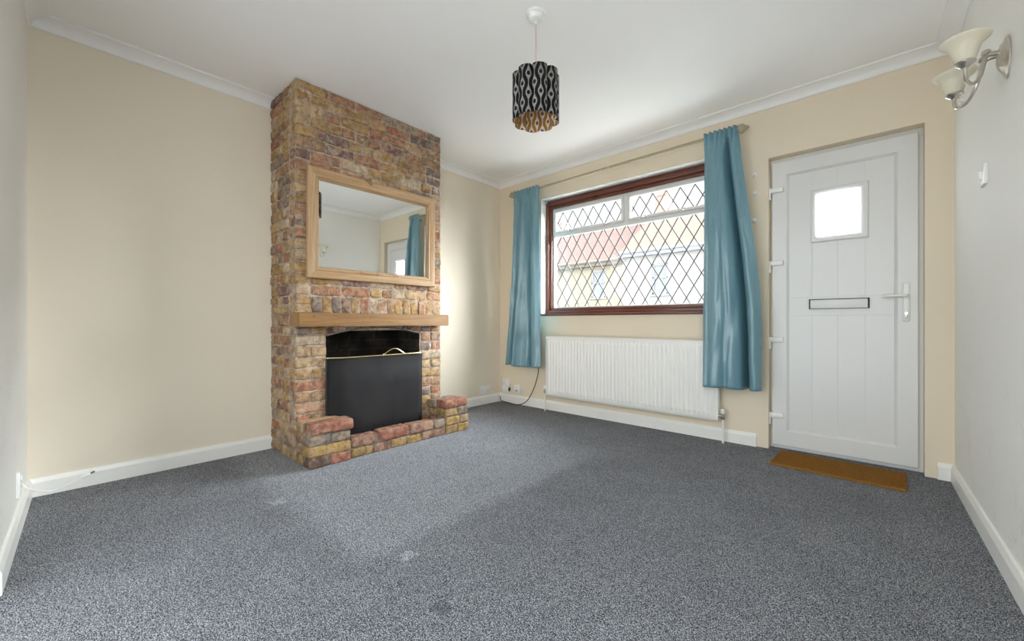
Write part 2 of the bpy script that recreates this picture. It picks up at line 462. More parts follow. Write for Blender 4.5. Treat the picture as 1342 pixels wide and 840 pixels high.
# baseboards and cornices
bp_ = [(0, 0), (0.017, 0), (0.017, 0.072), (0.013, 0.082), (0.009, 0.092), (0, 0.094)]
def board(name, p0, p1, inward, m0, m1, label):
    b = bmesh.new(); sweep(b, bp_, p0, p1, inward, m0, m1)
    return tag(finish(name, b, M['trim'], smooth=False), label, 'skirting board', kind='structure')
board('baseboard_left', NL, (XL, CH_Y0 + 0.01), (1, 0), 1, 0, 'white skirting left of the chimney breast')
board('baseboard_alcove', (XL, CH_Y1 - 0.01), FL, (1, 0), 0, 1, 'white skirting in the alcove right of the chimney')
board('baseboard_front', FL, (-0.677, YF), (0, -1), 1, 0, 'white skirting under the radiator')
board('baseboard_corner', (0.232, YF), FR, (0, -1), 0, 1, 'short white skirting stub beside the door')
board('baseboard_right', FR, NR, (-1, -0.027), 1, 1, 'white skirting along the right wall')
board('baseboard_near', NL, NL + nd * PX0, nn, 1, 0, 'white skirting along the near wall')
cp = [(0, ZC), (0, ZC - 0.058), (0.008, ZC - 0.058)]
for k in range(7):
    a = pi / 2 * k / 6
    cp.append((0.012 + 0.062 * (1 - cos(a)), ZC - 0.054 + 0.044 * sin(a)))
cp += [(0.080, ZC - 0.009), (0.080, ZC)]
for i, (p0, p1, inw, m0, m1, lb) in enumerate([
        (NL, (XL, CH_Y0 + 0.01), (1, 0), 1, 0, 'white coved cornice left of the chimney'),
        ((XL, CH_Y1 - 0.01), FL, (1, 0), 0, 1, 'white coved cornice in the alcove'),
        (FL, FR, (0, -1), 1, 1, 'white coved cornice above the window and door'),
        (FR, NR, (-1, -0.027), 1, 1, 'white coved cornice on the right wall'),
        (NR, NL, nn, 1, 1, 'white coved cornice on the near wall')]):
    b = bmesh.new(); sweep(b, cp, p0, p1, inw, m0, m1)
    tag(finish('trim_%d' % (i + 1), b, M['cornice'], ang=25), lb, 'cornice', kind='structure')

# ------------------------------------------------------------------ window
win = tag(empty('window_1', (0, YF, 0)), 'leaded window in a mahogany frame with white opening top lights', 'window', kind='structure')
FY = 3.468                                                # front of timber frame
def ring(bm, x0, x1, z0, z1, w, y0, y1, mh, mv, b=0.004, top=None, bot=None):
    top = w if top is None else top; bot = w if bot is None else bot
    box(bm, (x0, y0, z1 - top), (x1, y1, z1), b, mh); box(bm, (x0, y0, z0), (x1, y1, z0 + bot), b, mh)
    box(bm, (x0, y0 + 0.0004, z0 + bot), (x0 + w, y1, z1 - top), b, mv); box(bm, (x1 - w, y0 + 0.0004, z0 + bot), (x1, y1, z1 - top), b, mv)
bm = bmesh.new()
WT = 2.150                                                # head of the frame, packed out below the lintel
box(bm, (WX0, FY + 0.03, WT - 0.004), (WX1, FY + 0.09, WZ1), 0.0, 0)
ring(bm, WX0, WX1, WZ0 + 0.02, WT, 0.034, FY, FY + 0.09, 0, 1)
ring(bm, WX0 + 0.034, WX1 - 0.034, WZ0 + 0.054, WT - 0.034, 0.026, FY + 0.022, FY + 0.09, 0, 1)
finish('timber_frame', bm, [M['mahog_h'], M['mahog_v']], win)
bm = bmesh.new()
box(bm, (WX0 - 0.002, YF - 0.016, WZ0 - 0.002), (WX1 + 0.002, FY + 0.03, WZ0 + 0.020), 0.006)
finish('window_sill', bm, M['mahog_h'], win)
ix0, ix1, iz0, iz1 = WX0 + 0.060, WX1 - 0.060, WZ0 + 0.080, WT - 0.060   # inside the timber
mx = (-1.815 - 1.702) / 2
TZ0, TZ1 = 1.79, 1.862                                      # transom
bm = bmesh.new()
y0, y1 = FY + 0.045, FY + 0.10
ring(bm, ix0, ix1, iz0, iz1, 0.018, y0, y1, 0, 0, 0.003, top=0.022, bot=0.010)
box(bm, (ix0, y0, TZ0), (ix1, y1, TZ0 + 0.035), 0.003)
box(bm, (mx - 0.018, y0 - 0.001, TZ0 + 0.03), (mx + 0.018, y1, iz1), 0.003)
finish('white_frame', bm, M['upvc'], win)
def lattice(bm, x0, x1, z0, z1, xc, zc, y, slope=0.602, step=0.1205, w=0.0042):
    for sgn in (1, -1):
        for k in range(-40, 41):
            xa = xc + k * step
            pts = []
            za = z0; zb = z1
            s = sgn * slope
            # x = xa + s (z - zc)  clipped to the pane
            lo, hi = z0, z1
            zz = sorted(((x0 - xa) / s + zc, (x1 - xa) / s + zc))
            lo = max(lo, zz[0]); hi = min(hi, zz[1])
            if hi - lo < 0.004: continue
            a = Vector((xa + s * (lo - zc), y, lo)); b = Vector((xa + s * (hi - zc), y, hi))
            d = (b - a).normalized()
            obox(bm, (a + b) / 2, d, (0, 1, 0), d.cross(Vector((0, 1, 0))), (b - a).length / 2, 0.003, w)
panes = [('big', ix0 + 0.018, ix1 - 0.018, iz0 + 0.010, TZ0, -2.428, 1.505), ('l', ix0 + 0.018, mx - 0.018, TZ0 + 0.035, iz1 - 0.022, -2.419, 1.942),
         ('r', mx + 0.018, ix1 - 0.018, TZ0 + 0.035, iz1 - 0.022, -2.419, 1.942)]
for nm, x0, x1, z0, z1, xc, zc in panes:
    if nm != 'big':
        bm = bmesh.new(); ring(bm, x0 + 0.002, x1 - 0.002, z0 + 0.002, z1 - 0.002, 0.024, y0 - 0.010, y1 - 0.02, 0, 0, 0.004)
        sash = finish('top_light_sash', bm, M['upvc'], win)
        for hx in (x0 + 0.19, x1 - 0.19) if nm == 'l' else (x0 + 0.15, x1 - 0.24):
            bm = bmesh.new()
            box(bm, (hx - 0.022, y0 - 0.020, z0 + 0.004), (hx + 0.022, y0 - 0.008, z0 + 0.016), 0.003)
            tube(bm, [(hx, y0 - 0.016, z0 + 0.012), (hx + 0.01, y0 - 0.030, z0 + 0.014), (hx + 0.045, y0 - 0.034, z0 + 0.020)], [0.006, 0.006, 0.004], 8)
            finish('window_handle', bm, M['chrome'], sash)
        x0 += 0.024; x1 -= 0.024; z0 += 0.024; z1 -= 0.024
    gy = y0 + 0.030
    bm = bmesh.new(); box(bm, (x0 - 0.004, gy, z0 - 0.004), (x1 + 0.004, gy + 0.004, z1 + 0.004))
    finish('pane', bm, M['glass'], win, smooth=False)
    bm = bmesh.new(); lattice(bm, x0, x1, z0, z1, xc, zc, gy - 0.003)
    finish('lead_lattice', bm, M['lead'], win, smooth=False)

# glazed patio doors added behind the camera, unseen, to let in fill daylight
wp = tag(empty('added_window_2', (NL.x, NL.y, 0), math.atan2(nd.y, nd.x)), 'white framed glazed patio doors added behind the camera for fill daylight', 'window', kind='structure')
def nw(s, o, z): p = NL + nd * s - nn * o; return Vector((p.x, p.y, z))
bm = bmesh.new()
for s0, s1, za, zb in ((PX0, PX0 + 0.06, 0, PZ), (PX1 - 0.06, PX1, 0, PZ), ((PX0 + PX1) / 2 - 0.04, (PX0 + PX1) / 2 + 0.04, 0, PZ), (PX0, PX1, PZ - 0.06, PZ), (PX0, PX1, 0, 0.06)):
    obox(bm, nw((s0 + s1) / 2, 0.13, (za + zb) / 2), (nd.x, nd.y, 0), (nn.x, nn.y, 0), (0, 0, 1), (s1 - s0) / 2, 0.035, (zb - za) / 2, 0.004)
finish('added_patio_frame', bm, M['upvc'], wp)
bm = bmesh.new(); obox(bm, nw((PX0 + PX1) / 2, 0.13, PZ / 2), (nd.x, nd.y, 0), (nn.x, nn.y, 0), (0, 0, 1), (PX1 - PX0) / 2 - 0.05, 0.003, PZ / 2 - 0.05)
finish('pane', bm, M['glass'], wp, smooth=False)

# tall window added in the unseen part of the right wall for fill daylight
ws = tag(empty('added_window_3', (FR.x, FR.y, 0), math.atan2(rd_.y, rd_.x)), 'tall white framed side window added beside the camera for fill daylight', 'window', kind='structure')
def sw(s, o, z): p = FR + rd_ * s - rn_ * o; return Vector((p.x, p.y, z))
bm = bmesh.new()
for s0, s1, za, zb in ((SX0, SX0 + 0.05, SZ0_, SZ1_), (SX1 - 0.05, SX1, SZ0_, SZ1_), (SX0, SX1, SZ1_ - 0.05, SZ1_), (SX0, SX1, SZ0_, SZ0_ + 0.05), ((SX0 + SX1) / 2 - 0.025, (SX0 + SX1) / 2 + 0.025, SZ0_, SZ1_)):
    obox(bm, sw((s0 + s1) / 2, 0.14, (za + zb) / 2), (rd_.x, rd_.y, 0), (rn_.x, rn_.y, 0), (0, 0, 1), (s1 - s0) / 2, 0.035, (zb - za) / 2, 0.004)
finish('added_side_frame', bm, M['upvc'], ws)
bm = bmesh.new(); obox(bm, sw((SX0 + SX1) / 2, 0.14, (SZ0_ + SZ1_) / 2), (rd_.x, rd_.y, 0), (rn_.x, rn_.y, 0), (0, 0, 1), (SX1 - SX0) / 2 - 0.04, 0.003, (SZ1_ - SZ0_) / 2 - 0.04)
finish('pane', bm, M['glass'], ws, smooth=False)

# ------------------------------------------------------------------ front door
door = tag(empty('door_1', (DX0, YF, 0)), 'white plastic front door with a small square window and letter plate', 'door', kind='structure')
DY = 3.44
bm = bmesh.new()
ring(bm, DX0, DX1, 0.0, DZ1, 0.045, DY + 0.024, DY + 0.085, 0, 0, 0.004, bot=0.03)
finish('door_frame', bm, M['upvc'], door)
sx0, sx1, sz0, sz1 = -0.592, 0.158, 0.026, 2.037
px0, px1, pz0, pz1 = -0.490, 0.052, 0.146, 1.928
bm = bmesh.new()
# mitred sash ring with a sloped inner bead
def mitre_ring(bm, o, i, yo, yi, yb):
    def loop(r, y): return [bm.verts.new((r[0], y, r[2])), bm.verts.new((r[1], y, r[2])), bm.verts.new((r[1], y, r[3])), bm.verts.new((r[0], y, r[3]))]
    def ins(r, d): return (r[0] + d, r[1] - d, r[2] + d, r[3] - d)
    L = [loop(o, yb), loop(o, yo + 0.004), loop(ins(o, 0.004), yo), loop(ins(i, -0.016), yo), loop(ins(i, -0.012), yo + 0.003), loop(ins(i, -0.003), yi - 0.004), loop(i, yi), loop(i, yb)]
    for a, b in zip(L, L[1:]):
        for k in range(4): bm.faces.new((a[k], a[(k + 1) % 4], b[(k + 1) % 4], b[k]))
mitre_ring(bm, (sx0, sx1, sz0, sz1), (px0, px1, pz0, pz1), DY, DY + 0.016, DY + 0.06)
finish('door_sash', bm, M['upvc'], door, ang=20)
bm = bmesh.new()
cols = [px0, -0.359, -0.221, -0.083, px1]; rows = [(pz0, 0.945), (0.945, 1.071), (1.071, pz1)]
hx0, hx1, hz0, hz1 = -0.338, -0.105, 1.474, 1.768
g = 0.0003
for (za, zb) in rows:
    cc = [px0, px1] if za == 0.945 else cols
    for a, b in zip(cc, cc[1:]):
        spans = [(za, zb)]
        if za > 1 and a > -0.37 and b < -0.07: spans = [(za, hz0), (hz1, zb)]
        for s0, s1 in spans:
            box(bm, (a + g, DY + 0.013, s0 + g), (b - g, DY + 0.03, s1 - g), 0.0008, seg=1)
# backing sheet, split round the small window
for a, b, c, d in ((px0, hx0 - 0.012, pz0, pz1), (hx1 + 0.012, px1, pz0, pz1), (hx0 - 0.02, hx1 + 0.02, pz0, hz0), (hx0 - 0.02, hx1 + 0.02, hz1, pz1)):
    box(bm, (a, DY + 0.0155, c), (b, DY + 0.05, d))
finish('door_panel', bm, M['upvc'], door)
bm = bmesh.new()
ox0, ox1, oz0, oz1 = -0.366, -0.066, 1.439, 1.799
def bead(bm, o, i, y):
    def loop(r, yy): return [bm.verts.new((r[0], yy, r[2])), bm.verts.new((r[1], yy, r[2])), bm.verts.new((r[1], yy, r[3])), bm.verts.new((r[0], yy, r[3]))]
    def ins(r, d): return (r[0] + d, r[1] - d, r[2] + d, r[3] - d)
    L = [loop(o, y), loop(o, y - 0.006), loop(ins(o, 0.006), y - 0.014), loop(ins(i, -0.018), y - 0.016), loop(ins(i, -0.006), y - 0.008), loop(i, y + 0.004), loop(i, y + 0.03)]
    for a, b in zip(L, L[1:]):
        for k in range(4): bm.faces.new((a[k], a[(k + 1) % 4], b[(k + 1) % 4], b[k]))
bead(bm, (ox0, ox1, oz0, oz1), (hx0 + 0.006, hx1 - 0.006, hz0 + 0.006, hz1 - 0.006), DY + 0.014)
finish('window_bead', bm, M['upvc'], door, ang=15)
bm = bmesh.new(); box(bm, (hx0, DY + 0.028, hz0), (hx1, DY + 0.034, hz1)); finish('door_pane', bm, M['frost'], door, smooth=False)
# letter plate
bm = bmesh.new(); box(bm, (-0.376, DY + 0.002, 0.988), (-0.062, DY + 0.014, 1.055), 0.002)
lp = finish('letter_plate', bm, M['black_metal'], door); tag(lp, 'black surround of the letter plate')
bm = bmesh.new(); box(bm, (-0.367, DY - 0.006, 0.9905), (-0.071, DY + 0.004, 1.0495), 0.003)
tag(finish('letter_flap', bm, M['upvc'], lp), 'white letter flap')
# handle
bm = bmesh.new(); box(bm, (0.089, DY - 0.009, 0.902), (0.121, DY + 0.001, 1.140), 0.0075, seg=3)
hp = finish('handle_plate', bm, M['white_plastic'], door)
bm = bmesh.new()
tube(bm, catmull([(0.105, DY - 0.006, 1.060), (0.105, DY - 0.040, 1.060), (0.095, DY - 0.050, 1.060), (0.05, DY - 0.052, 1.059), (-0.008, DY - 0.050, 1.057)], 6), [0.010] * 13 + [0.009] * 6 + [0.0085] * 5 + [0.006], 12)
finish('lever', bm, M['white_plastic'], hp)
bm = bmesh.new()
lathe(bm, [(0, 0), (0.0085, 0), (0.0085, 0.006), (0, 0.006)], frame_M((0.105, DY - 0.008, 0.952), (0, -1, 0)), 16)
box(bm, (0.1005, DY - 0.014, 0.922), (0.1095, DY - 0.008, 0.950), 0.003)
kc = finish('key_cylinder', bm, M['nickel'], hp)
bm = bmesh.new(); box(bm, (0.1035, DY - 0.0155, 0.944), (0.1065, DY - 0.0135, 0.958)); finish('keyhole', bm, M['dark_hole'], kc)
for zc in (1.838, 1.318, 0.775, 0.237):
    bm = bmesh.new()
    box(bm, (-0.616, DY - 0.022, zc - 0.018), (-0.520, DY + 0.001, zc + 0.018), 0.006)
    tube(bm, [(-0.605, DY - 0.018, zc - 0.066), (-0.605, DY - 0.018, zc + 0.016)], 0.0115, 12)
    finish('hinge', bm, M['white_plastic'], door)

# ------------------------------------------------------------------ brickwork
PAL = [((0.42, 0.275, 0.125), 5), ((0.37, 0.235, 0.10), 4), ((0.46, 0.33, 0.19), 4), ((0.34, 0.215, 0.125), 4), ((0.345, 0.165, 0.10), 4),
       ((0.38, 0.21, 0.13), 3), ((0.23, 0.145, 0.125), 3), ((0.21, 0.17, 0.15), 2), ((0.33, 0.275, 0.22), 2), ((0.48, 0.385, 0.28), 2)]
PALL = [c for c, n in PAL for _ in range(n)]
MORTAR = (0.50, 0.40, 0.31)
NAMED = dict(red=(0.36, 0.155, 0.105), red2=(0.36, 0.20, 0.145), dark=(0.17, 0.115, 0.085), yellow=(0.43, 0.285, 0.11), yellow2=(0.38, 0.25, 0.10),
             grey=(0.30, 0.25, 0.20), brown=(0.33, 0.20, 0.11), tan=(0.46, 0.33, 0.19))
def brick(bm, lay, lo, hi, col=None, r=0.008, rough=0.004, seed=None):
    col = random.choice(PALL) if col is None else (NAMED[col] if isinstance(col, str) else col)
    k = random.uniform(0.88, 1.12); col = tuple(c * k for c in col)
    sd = Vector((random.uniform(0, 99), random.uniform(0, 99), random.uniform(0, 99)))
    lo = Vector(lo); hi = Vector(hi)
    r = min(r, *(0.45 * (hi[i] - lo[i]) for i in range(3)))
    ax = []
    for i in range(3):
        L = hi[i] - lo[i]; n = max(1, round((L - 2 * r) / 0.026))
        ax.append([lo[i], lo[i] + 0.35 * r] + [lo[i] + r + (L - 2 * r) * q / n for q in range(n + 1)] + [hi[i] - 0.35 * r, hi[i]])
    vc = {}
    def V(i, j, k):
        key = (i, j, k)
        if key not in vc:
            p = Vector((ax[0][i], ax[1][j], ax[2][k]))
            q = Vector((min(max(p[c], lo[c] + r), hi[c] - r) for c in range(3)))
            d = p - q
            if d.length > 1e-7: p = q + d.normalized() * r
            p = p + noise.noise_vector(p * 30 + sd) * rough + noise.noise_vector(p * 9 + sd) * rough * 0.9
            v = bm.verts.new(p); v[lay] = (*col, 1); vc[key] = v
        return vc[key]
    n = [len(a) - 1 for a in ax]
    for a, b, c in ((0, 1, 2), (1, 2, 0), (2, 0, 1)):
        for end in (0, n[c]):
            for i in range(n[a]):
                for j in range(n[b]):
                    q = []
                    for di, dj in ((0, 0), (1, 0), (1, 1), (0, 1)):
                        idx = [0, 0, 0]; idx[a] = i + di; idx[b] = j + dj; idx[c] = end
                        q.append(V(*idx))
                    if end == 0: q.reverse()
                    f = bm.faces.new(q)

def sheet(bm, lay, o, u, v, n, lu, lv, skip=None, cell=0.014, amp=0.006):
    """rough mortar sheet with displaced surface"""
    o = Vector(o); u = Vector(u); v = Vector(v); n = Vector(n)
    nu = max(1, round(lu / cell)); nv = max(1, round(lv / cell)); vs = {}
    def P(i, j):
        if (i, j) not in vs:
            p = o + u * (lu * i / nu) + v * (lv * j / nv)
            h = noise.noise(p * 22) * amp + noise.noise(p * 60 + Vector((5, 3, 1))) * amp * 0.7
            w = bm.verts.new(p + n * h); kk = 0.85 + 0.3 * noise.noise(p * 7)
            w[lay] = (MORTAR[0] * kk, MORTAR[1] * kk, MORTAR[2] * kk, 1); vs[(i, j)] = w
        return vs[(i, j)]
    for i in range(nu):
        for j in range(nv):
            c = o + u * (lu * (i + .5) / nu) + v * (lv * (j + .5) / nv)
            if skip and skip(c): continue
            bm.faces.new((P(i, j), P(i + 1, j), P(i + 1, j + 1), P(i, j + 1)))

def arch_z(y):
    ym = (OP_Y0 + OP_Y1) / 2; q = (y - ym) / ((OP_Y1 - OP_Y0) / 2)
    return 0.855 - 0.050 * q * q

fp = tag(empty('fireplace', (CH_X, (CH_Y0 + CH_Y1) / 2, 0)), 'exposed mixed stock brick chimney breast with arched fire opening and low brick hearth', 'fireplace')
bm = bmesh.new(); lay = bm.verts.layers.float_color.new('tint')
def run(y0, y1, z0, z1, off, depth=0.10):
    """one course of the front face between y0 and y1"""
    y = y0; first = True
    while y < y1 - 0.02:
        L = random.choice([0.21, 0.21, 0.205, 0.10, 0.10, 0.15])
        if first and off: L = 0.10
        if y1 - (y + L) < 0.06: L = y1 - y
        first = False
        jit = random.uniform(-0.004, 0.006)
        brick(bm, lay, (CH_X - depth, y + 0.004, z0 + 0.004 + random.uniform(-.002, .002)), (CH_X + jit, min(y + L, y1) - 0.006, z1 - 0.006 + random.uniform(-.003, .003)), r=0.011, rough=0.007)
        y += L
def side_run(z0, z1, off):
    """one course of the face towards the camera"""
    x = CH_X - (0.10 if off else 0.215) - 0.006 if False else CH_X - 0.108
    while x > XL + 0.02:
        L = random.choice([0.21, 0.105, 0.105, 0.16])
        if x - L < XL + 0.06: L = x - XL - 0.004
        jit = random.uniform(-0.005, 0.004)
        brick(bm, lay, (x - L + 0.004, CH_Y0 + jit, z0 + 0.004), (x - 0.004, CH_Y0 + 0.09, z1 - 0.006), r=0.011, rough=0.007)
        x -= L
H = 0.0742
z = 0.0; c = 0
while z < ZC - 0.02:
    z1 = z + H
    if 0.86 <= z < 0.93: z1 = 0.955
    sold = abs(z - 0.955) < 0.003
    if sold: z1 = 1.075
    if z1 > ZC - 0.03: z1 = ZC - 0.001
    if z1 < 0.80 + 0.02:
        run(CH_Y0, OP_Y0, z, z1, c % 2); run(OP_Y1, CH_Y1, z, z1, c % 2)
    elif z < 0.86 - 0.02 and z1 > 0.82:
        # the course the arch cuts through
        z1 = 0.872
        run(CH_Y0, OP_Y0, z, z1, c % 2); run(OP_Y1, CH_Y1, z, z1, c % 2)
    elif sold:
        y = CH_Y0
        brick(bm, lay, (CH_X - 0.10, y + .004, z + .004), (CH_X, y + 0.10, z + 0.058)); brick(bm, lay, (CH_X - 0.10, y + .004, z + .066), (CH_X, y + 0.10, z1 - .004)); y += 0.105
        while y < CH_Y1 - 0.05:
            w = random.uniform(0.062, 0.078)
            if CH_Y1 - y < 0.11: w = CH_Y1 - y
            brick(bm, lay, (CH_X - 0.10, y + .004, z + .005), (CH_X + random.uniform(-.006, .004), y + w - .004, z1 - .005), rough=0.006); y += w
    else:
        run(CH_Y0, CH_Y1, z, z1, c % 2)
    if sold: side_run(z, z + 0.06, 1); side_run(z + 0.06, z1, 0)
    else: side_run(z, z1, c % 2)
    # far face
    x = CH_X - 0.108
    while x > XL + 0.02:
        L = random.choice([0.21, 0.105])
        if x - L < XL + 0.06: L = x - XL - 0.004
        brick(bm, lay, (x - L + 0.004, CH_Y1 - 0.09, z + 0.004), (x - 0.004, CH_Y1, z1 - 0.004)); x -= L
    z = z1; c += 1
hole = lambda p: OP_Y0 < p.y < OP_Y1 and p.z < 0.84
sheet(bm, lay, (CH_X - 0.007, CH_Y0 + 0.004, 0), (0, 1, 0), (0, 0, 1), (1, 0, 0), CH_Y1 - CH_Y0 - 0.008, ZC - 0.001, hole)
sheet(bm, lay, (XL, CH_Y0 + 0.007, 0), (1, 0, 0), (0, 0, 1), (0, -1, 0), CH_X - XL - 0.006, ZC - 0.001)
sheet(bm, lay, (XL, CH_Y1 - 0.007, 0), (1, 0, 0), (0, 0, 1), (0, 1, 0), CH_X - XL - 0.006, ZC - 0.001)
# rough arch: thin bricks on edge over the opening
y = OP_Y0 - 0.02
while y < OP_Y1 + 0.01:
    w = random.uniform(0.065, 0.11)
    zz = arch_z(min(max(y + w / 2, OP_Y0), OP_Y1))
    if 0.885 - zz > 0.02:
        brick(bm, lay, (CH_X - 0.10, y + .003, zz + 0.004), (CH_X - random.uniform(0.0, .008), y + w - .003, 0.895), random.choice(['dark', 'brown', 'red', 'grey']), r=0.005)
    y += w
for v in bm.verts:
    v.co.x = max(v.co.x, XL + 0.001); v.co.z = min(max(v.co.z, 0.0005), ZC - 0.0005)
finish('chimney_breast', bm, M['brick'], fp, ang=60, recalc=False)
# curved steel strip carrying the arch
bm = bmesh.new()
N = 24
for d0, d1 in ((0, 1),):
    A = []
    for i in range(N + 1):
        y = OP_Y0 + (OP_Y1 - OP_Y0) * i / N; zz = arch_z(y)
        A.append([bm.verts.new((xx, y, zz + dz)) for xx, dz in ((CH_X + 0.006, 0.0), (CH_X + 0.006, 0.007), (CH_X - 0.09, 0.007), (CH_X - 0.09, 0.0))])
    for a, b in zip(A, A[1:]):
        for k in range(4): bm.faces.new((a[k], a[(k + 1) % 4], b[(k + 1) % 4], b[k]))
    bm.faces.new(A[0]); bm.faces.new(A[-1][::-1])
M['steel'] = simple('worn_steel_strip', (0.20, 0.19, 0.17), 0.5, 0.5, var=0.3, scale=60)
finish('arch_bar', bm, M['steel'], fp)
# firebox: back, cheeks, top, slab
bm = bmesh.new()
fx = -3.19
def quad(bm, a, b, c, d): bm.faces.new([bm.verts.new(p) for p in (a, b, c, d)])
box(bm, (fx - 0.04, OP_Y0 - 0.02, 0), (fx, OP_Y1 + 0.02, 1.05))
box(bm, (fx, OP_Y0 - 0.05, 0), (CH_X - 0.03, OP_Y0 + 0.004, 0.92)); box(bm, (fx, OP_Y1 - 0.004, 0), (CH_X - 0.03, OP_Y1 + 0.05, 0.92))
box(bm, (fx, OP_Y0, 0.90), (CH_X - 0.03, OP_Y1, 0.96))
finish('firebox', bm, M['soot'], fp, smooth=False)
# hearth: piers and kerb
MORTAR = (0.27, 0.23, 0.185)
bm = bmesh.new(); lay = bm.verts.layers.float_color.new('tint')
B = lambda x0, x1, y0, y1, z0, z1, c, r=0.010: brick(bm, lay, (x0, y0, z0), (x1, y1, z1), tuple(0.84 * q for q in NAMED[c]), r=r, rough=0.0035)
Xf = -2.578
# left pier, from the top down
B(-2.690, Xf + 0.008, 1.030, 1.302, 0.204, 0.272, 'red', 0.014); B(-2.800, -2.698, 1.026, 1.270, 0.200, 0.266, 'tan'); B(-2.86, -2.80, 1.026, 1.22, 0.2, 0.262, 'tan')
B(-2.690, Xf - 0.002, 1.026, 1.150, 0.136, 0.198, 'grey'); B(-2.690, Xf - 0.002, 1.160, 1.284, 0.136, 0.198, 'grey'); B(-2.800, -2.698, 1.024, 1.270, 0.136, 0.196, 'brown')
B(-2.690, Xf, 1.024, 1.286, 0.068, 0.130, 'yellow'); B(-2.745, -2.698, 1.024, 1.27, 0.068, 0.13, 'brown'); B(-2.800, -2.752, 1.024, 1.27, 0.068, 0.13, 'grey')
B(-2.690, Xf, 1.022, 1.145, 0.0, 0.062, 'dark'); B(-2.690, Xf, 1.155, 1.284, 0.0, 0.062, 'red'); B(-2.800, -2.698, 1.022, 1.27, 0.0, 0.062, 'yellow2')
# kerb
for y0, y1, z1, cc in ((1.296, 1.492, 0.132, 'red2'), (1.505, 1.738, 0.140, 'red'), (1.750, 1.962, 0.136, 'red2'), (1.972, 2.076, 0.130, 'grey')):
    B(-2.695, Xf - 0.012, y0, y1, 0.066, z1, cc, 0.014)
for y0, y1, cc in ((1.294, 1.452, 'yellow2'), (1.462, 1.585, 'red2'), (1.595, 1.712, 'yellow'), (1.722, 1.845, 'yellow2'), (1.855, 2.076, 'red2')):
    B(-2.695, Xf - 0.016, y0, y1, 0.0, 0.060, cc)
# right pier
B(-2.700, Xf - 0.010, 2.070, 2.312, 0.205, 0.270, 'red', 0.014); B(-2.800, -2.708, 2.060, 2.300, 0.200, 0.266, 'grey')
B(-2.700, Xf - 0.016, 2.080, 2.205, 0.137, 0.198, 'yellow'); B(-2.700, Xf - 0.016, 2.213, 2.318, 0.137, 0.198, 'grey'); B(-2.800, -2.708, 2.07, 2.31, 0.137, 0.196, 'yellow2')
B(-2.700, Xf - 0.012, 2.084, 2.225, 0.069, 0.130, 'yellow'); B(-2.700, Xf - 0.012, 2.233, 2.322, 0.069, 0.130, 'tan'); B(-2.800, -2.708, 2.07, 2.31, 0.069, 0.13, 'brown')
B(-2.700, Xf - 0.010, 2.084, 2.200, 0.0, 0.062, 'yellow2'); B(-2.700, Xf - 0.010, 2.208, 2.322, 0.0, 0.062, 'yellow'); B(-2.800, -2.708, 2.07, 2.31, 0.0, 0.062, 'yellow2')
def mortar_box(lo, hi):
    lo = Vector(lo); hi = Vector(hi); d = hi - lo
    sheet(bm, lay, (hi.x, lo.y, lo.z), (0, 1, 0), (0, 0, 1), (1, 0, 0), d.y, d.z, amp=0.003)
    sheet(bm, lay, lo, (1, 0, 0), (0, 0, 1), (0, -1, 0), d.x, d.z, amp=0.003)
    sheet(bm, lay, (lo.x, hi.y, lo.z), (1, 0, 0), (0, 0, 1), (0, 1, 0), d.x, d.z, amp=0.003)
    sheet(bm, lay, (lo.x, lo.y, hi.z), (1, 0, 0), (0, 1, 0), (0, 0, 1), d.x, d.y, amp=0.003)
mortar_box((-2.80, 1.031, 0), (Xf - 0.010, 1.276, 0.262)); mortar_box((-2.692, 1.27, 0), (Xf - 0.024, 2.09, 0.122)); mortar_box((-2.80, 2.085, 0), (Xf - 0.024, 2.306, 0.262))
for v in bm.verts: v.co.z = max(v.co.z, 0.0005)
finish('brick_hearth', bm, M['hearth_brick'], fp, ang=60, recalc=False)
bm = bmesh.new(); box(bm, (-3.2, 1.24, 0.0), (-2.68, 2.075, 0.03), 0.003); finish('hearth_slab', bm, M['screed'], fp)

# mantel
bm = bmesh.new()
t = bmesh.new(); bmesh.ops.create_cube(t, size=1)
for v in t.verts: v.co = Vector((-2.735 + v.co.x * 0.116, 1.588 + v.co.y * 1.184, 0.915 + v.co.z * 0.090))
bmesh.ops.subdivide_edges(t, edges=[e for e in t.edges if abs(e.verts[0].co.y - e.verts[1].co.y) > 0.5], cuts=24)
bmesh.ops.bevel(t, geom=[e for e in t.edges if len(e.link_faces) == 2 and e.calc_face_angle(0) > 1], offset=0.005, segments=2, affect='EDGES')
for v in t.verts: v.co += noise.noise_vector(v.co * 6) * 0.003
merge(bm, t)
tag(finish('mantel_shelf', bm, M['oak']), 'chunky oak beam mantel shelf fixed across the brick chimney above the fire opening', 'mantel shelf')

# mirror
mr = tag(empty('framed_mirror', (CH_X + 0.012, 1.588, 1.19)), 'large rectangular mirror in a waxed pine frame hung on the brick chimney', 'mirror')
mxf = CH_X + 0.010
my0, my1, mz0, mz1 = 1.083, 2.098, 1.190, 1.917
fw = 0.078
prof = [(0, 0), (0, 0.030), (0.006, 0.036), (0.016, 0.036), (0.050, 0.026), (0.054, 0.030), (0.062, 0.031), (0.066, 0.022), (0.070, 0.021), (0.074, 0.018), (0.078, 0.010), (0.078, 0.0)]
def pic_frame(bm, y0, y1, z0, z1, prof, x0):
    L = []
    for d, h in prof:
        L.append([bm.verts.new((x0 + h, y0 + d, z0 + d)), bm.verts.new((x0 + h, y1 - d, z0 + d)), bm.verts.new((x0 + h, y1 - d, z1 - d)), bm.verts.new((x0 + h, y0 + d, z1 - d))])
    for a, b in zip(L, L[1:] + L[:1]):
        for k in range(4):
            f = bm.faces.new((a[k], a[(k + 1) % 4], b[(k + 1) % 4], b[k])); f.material_index = 0 if k in (0, 2) else 1
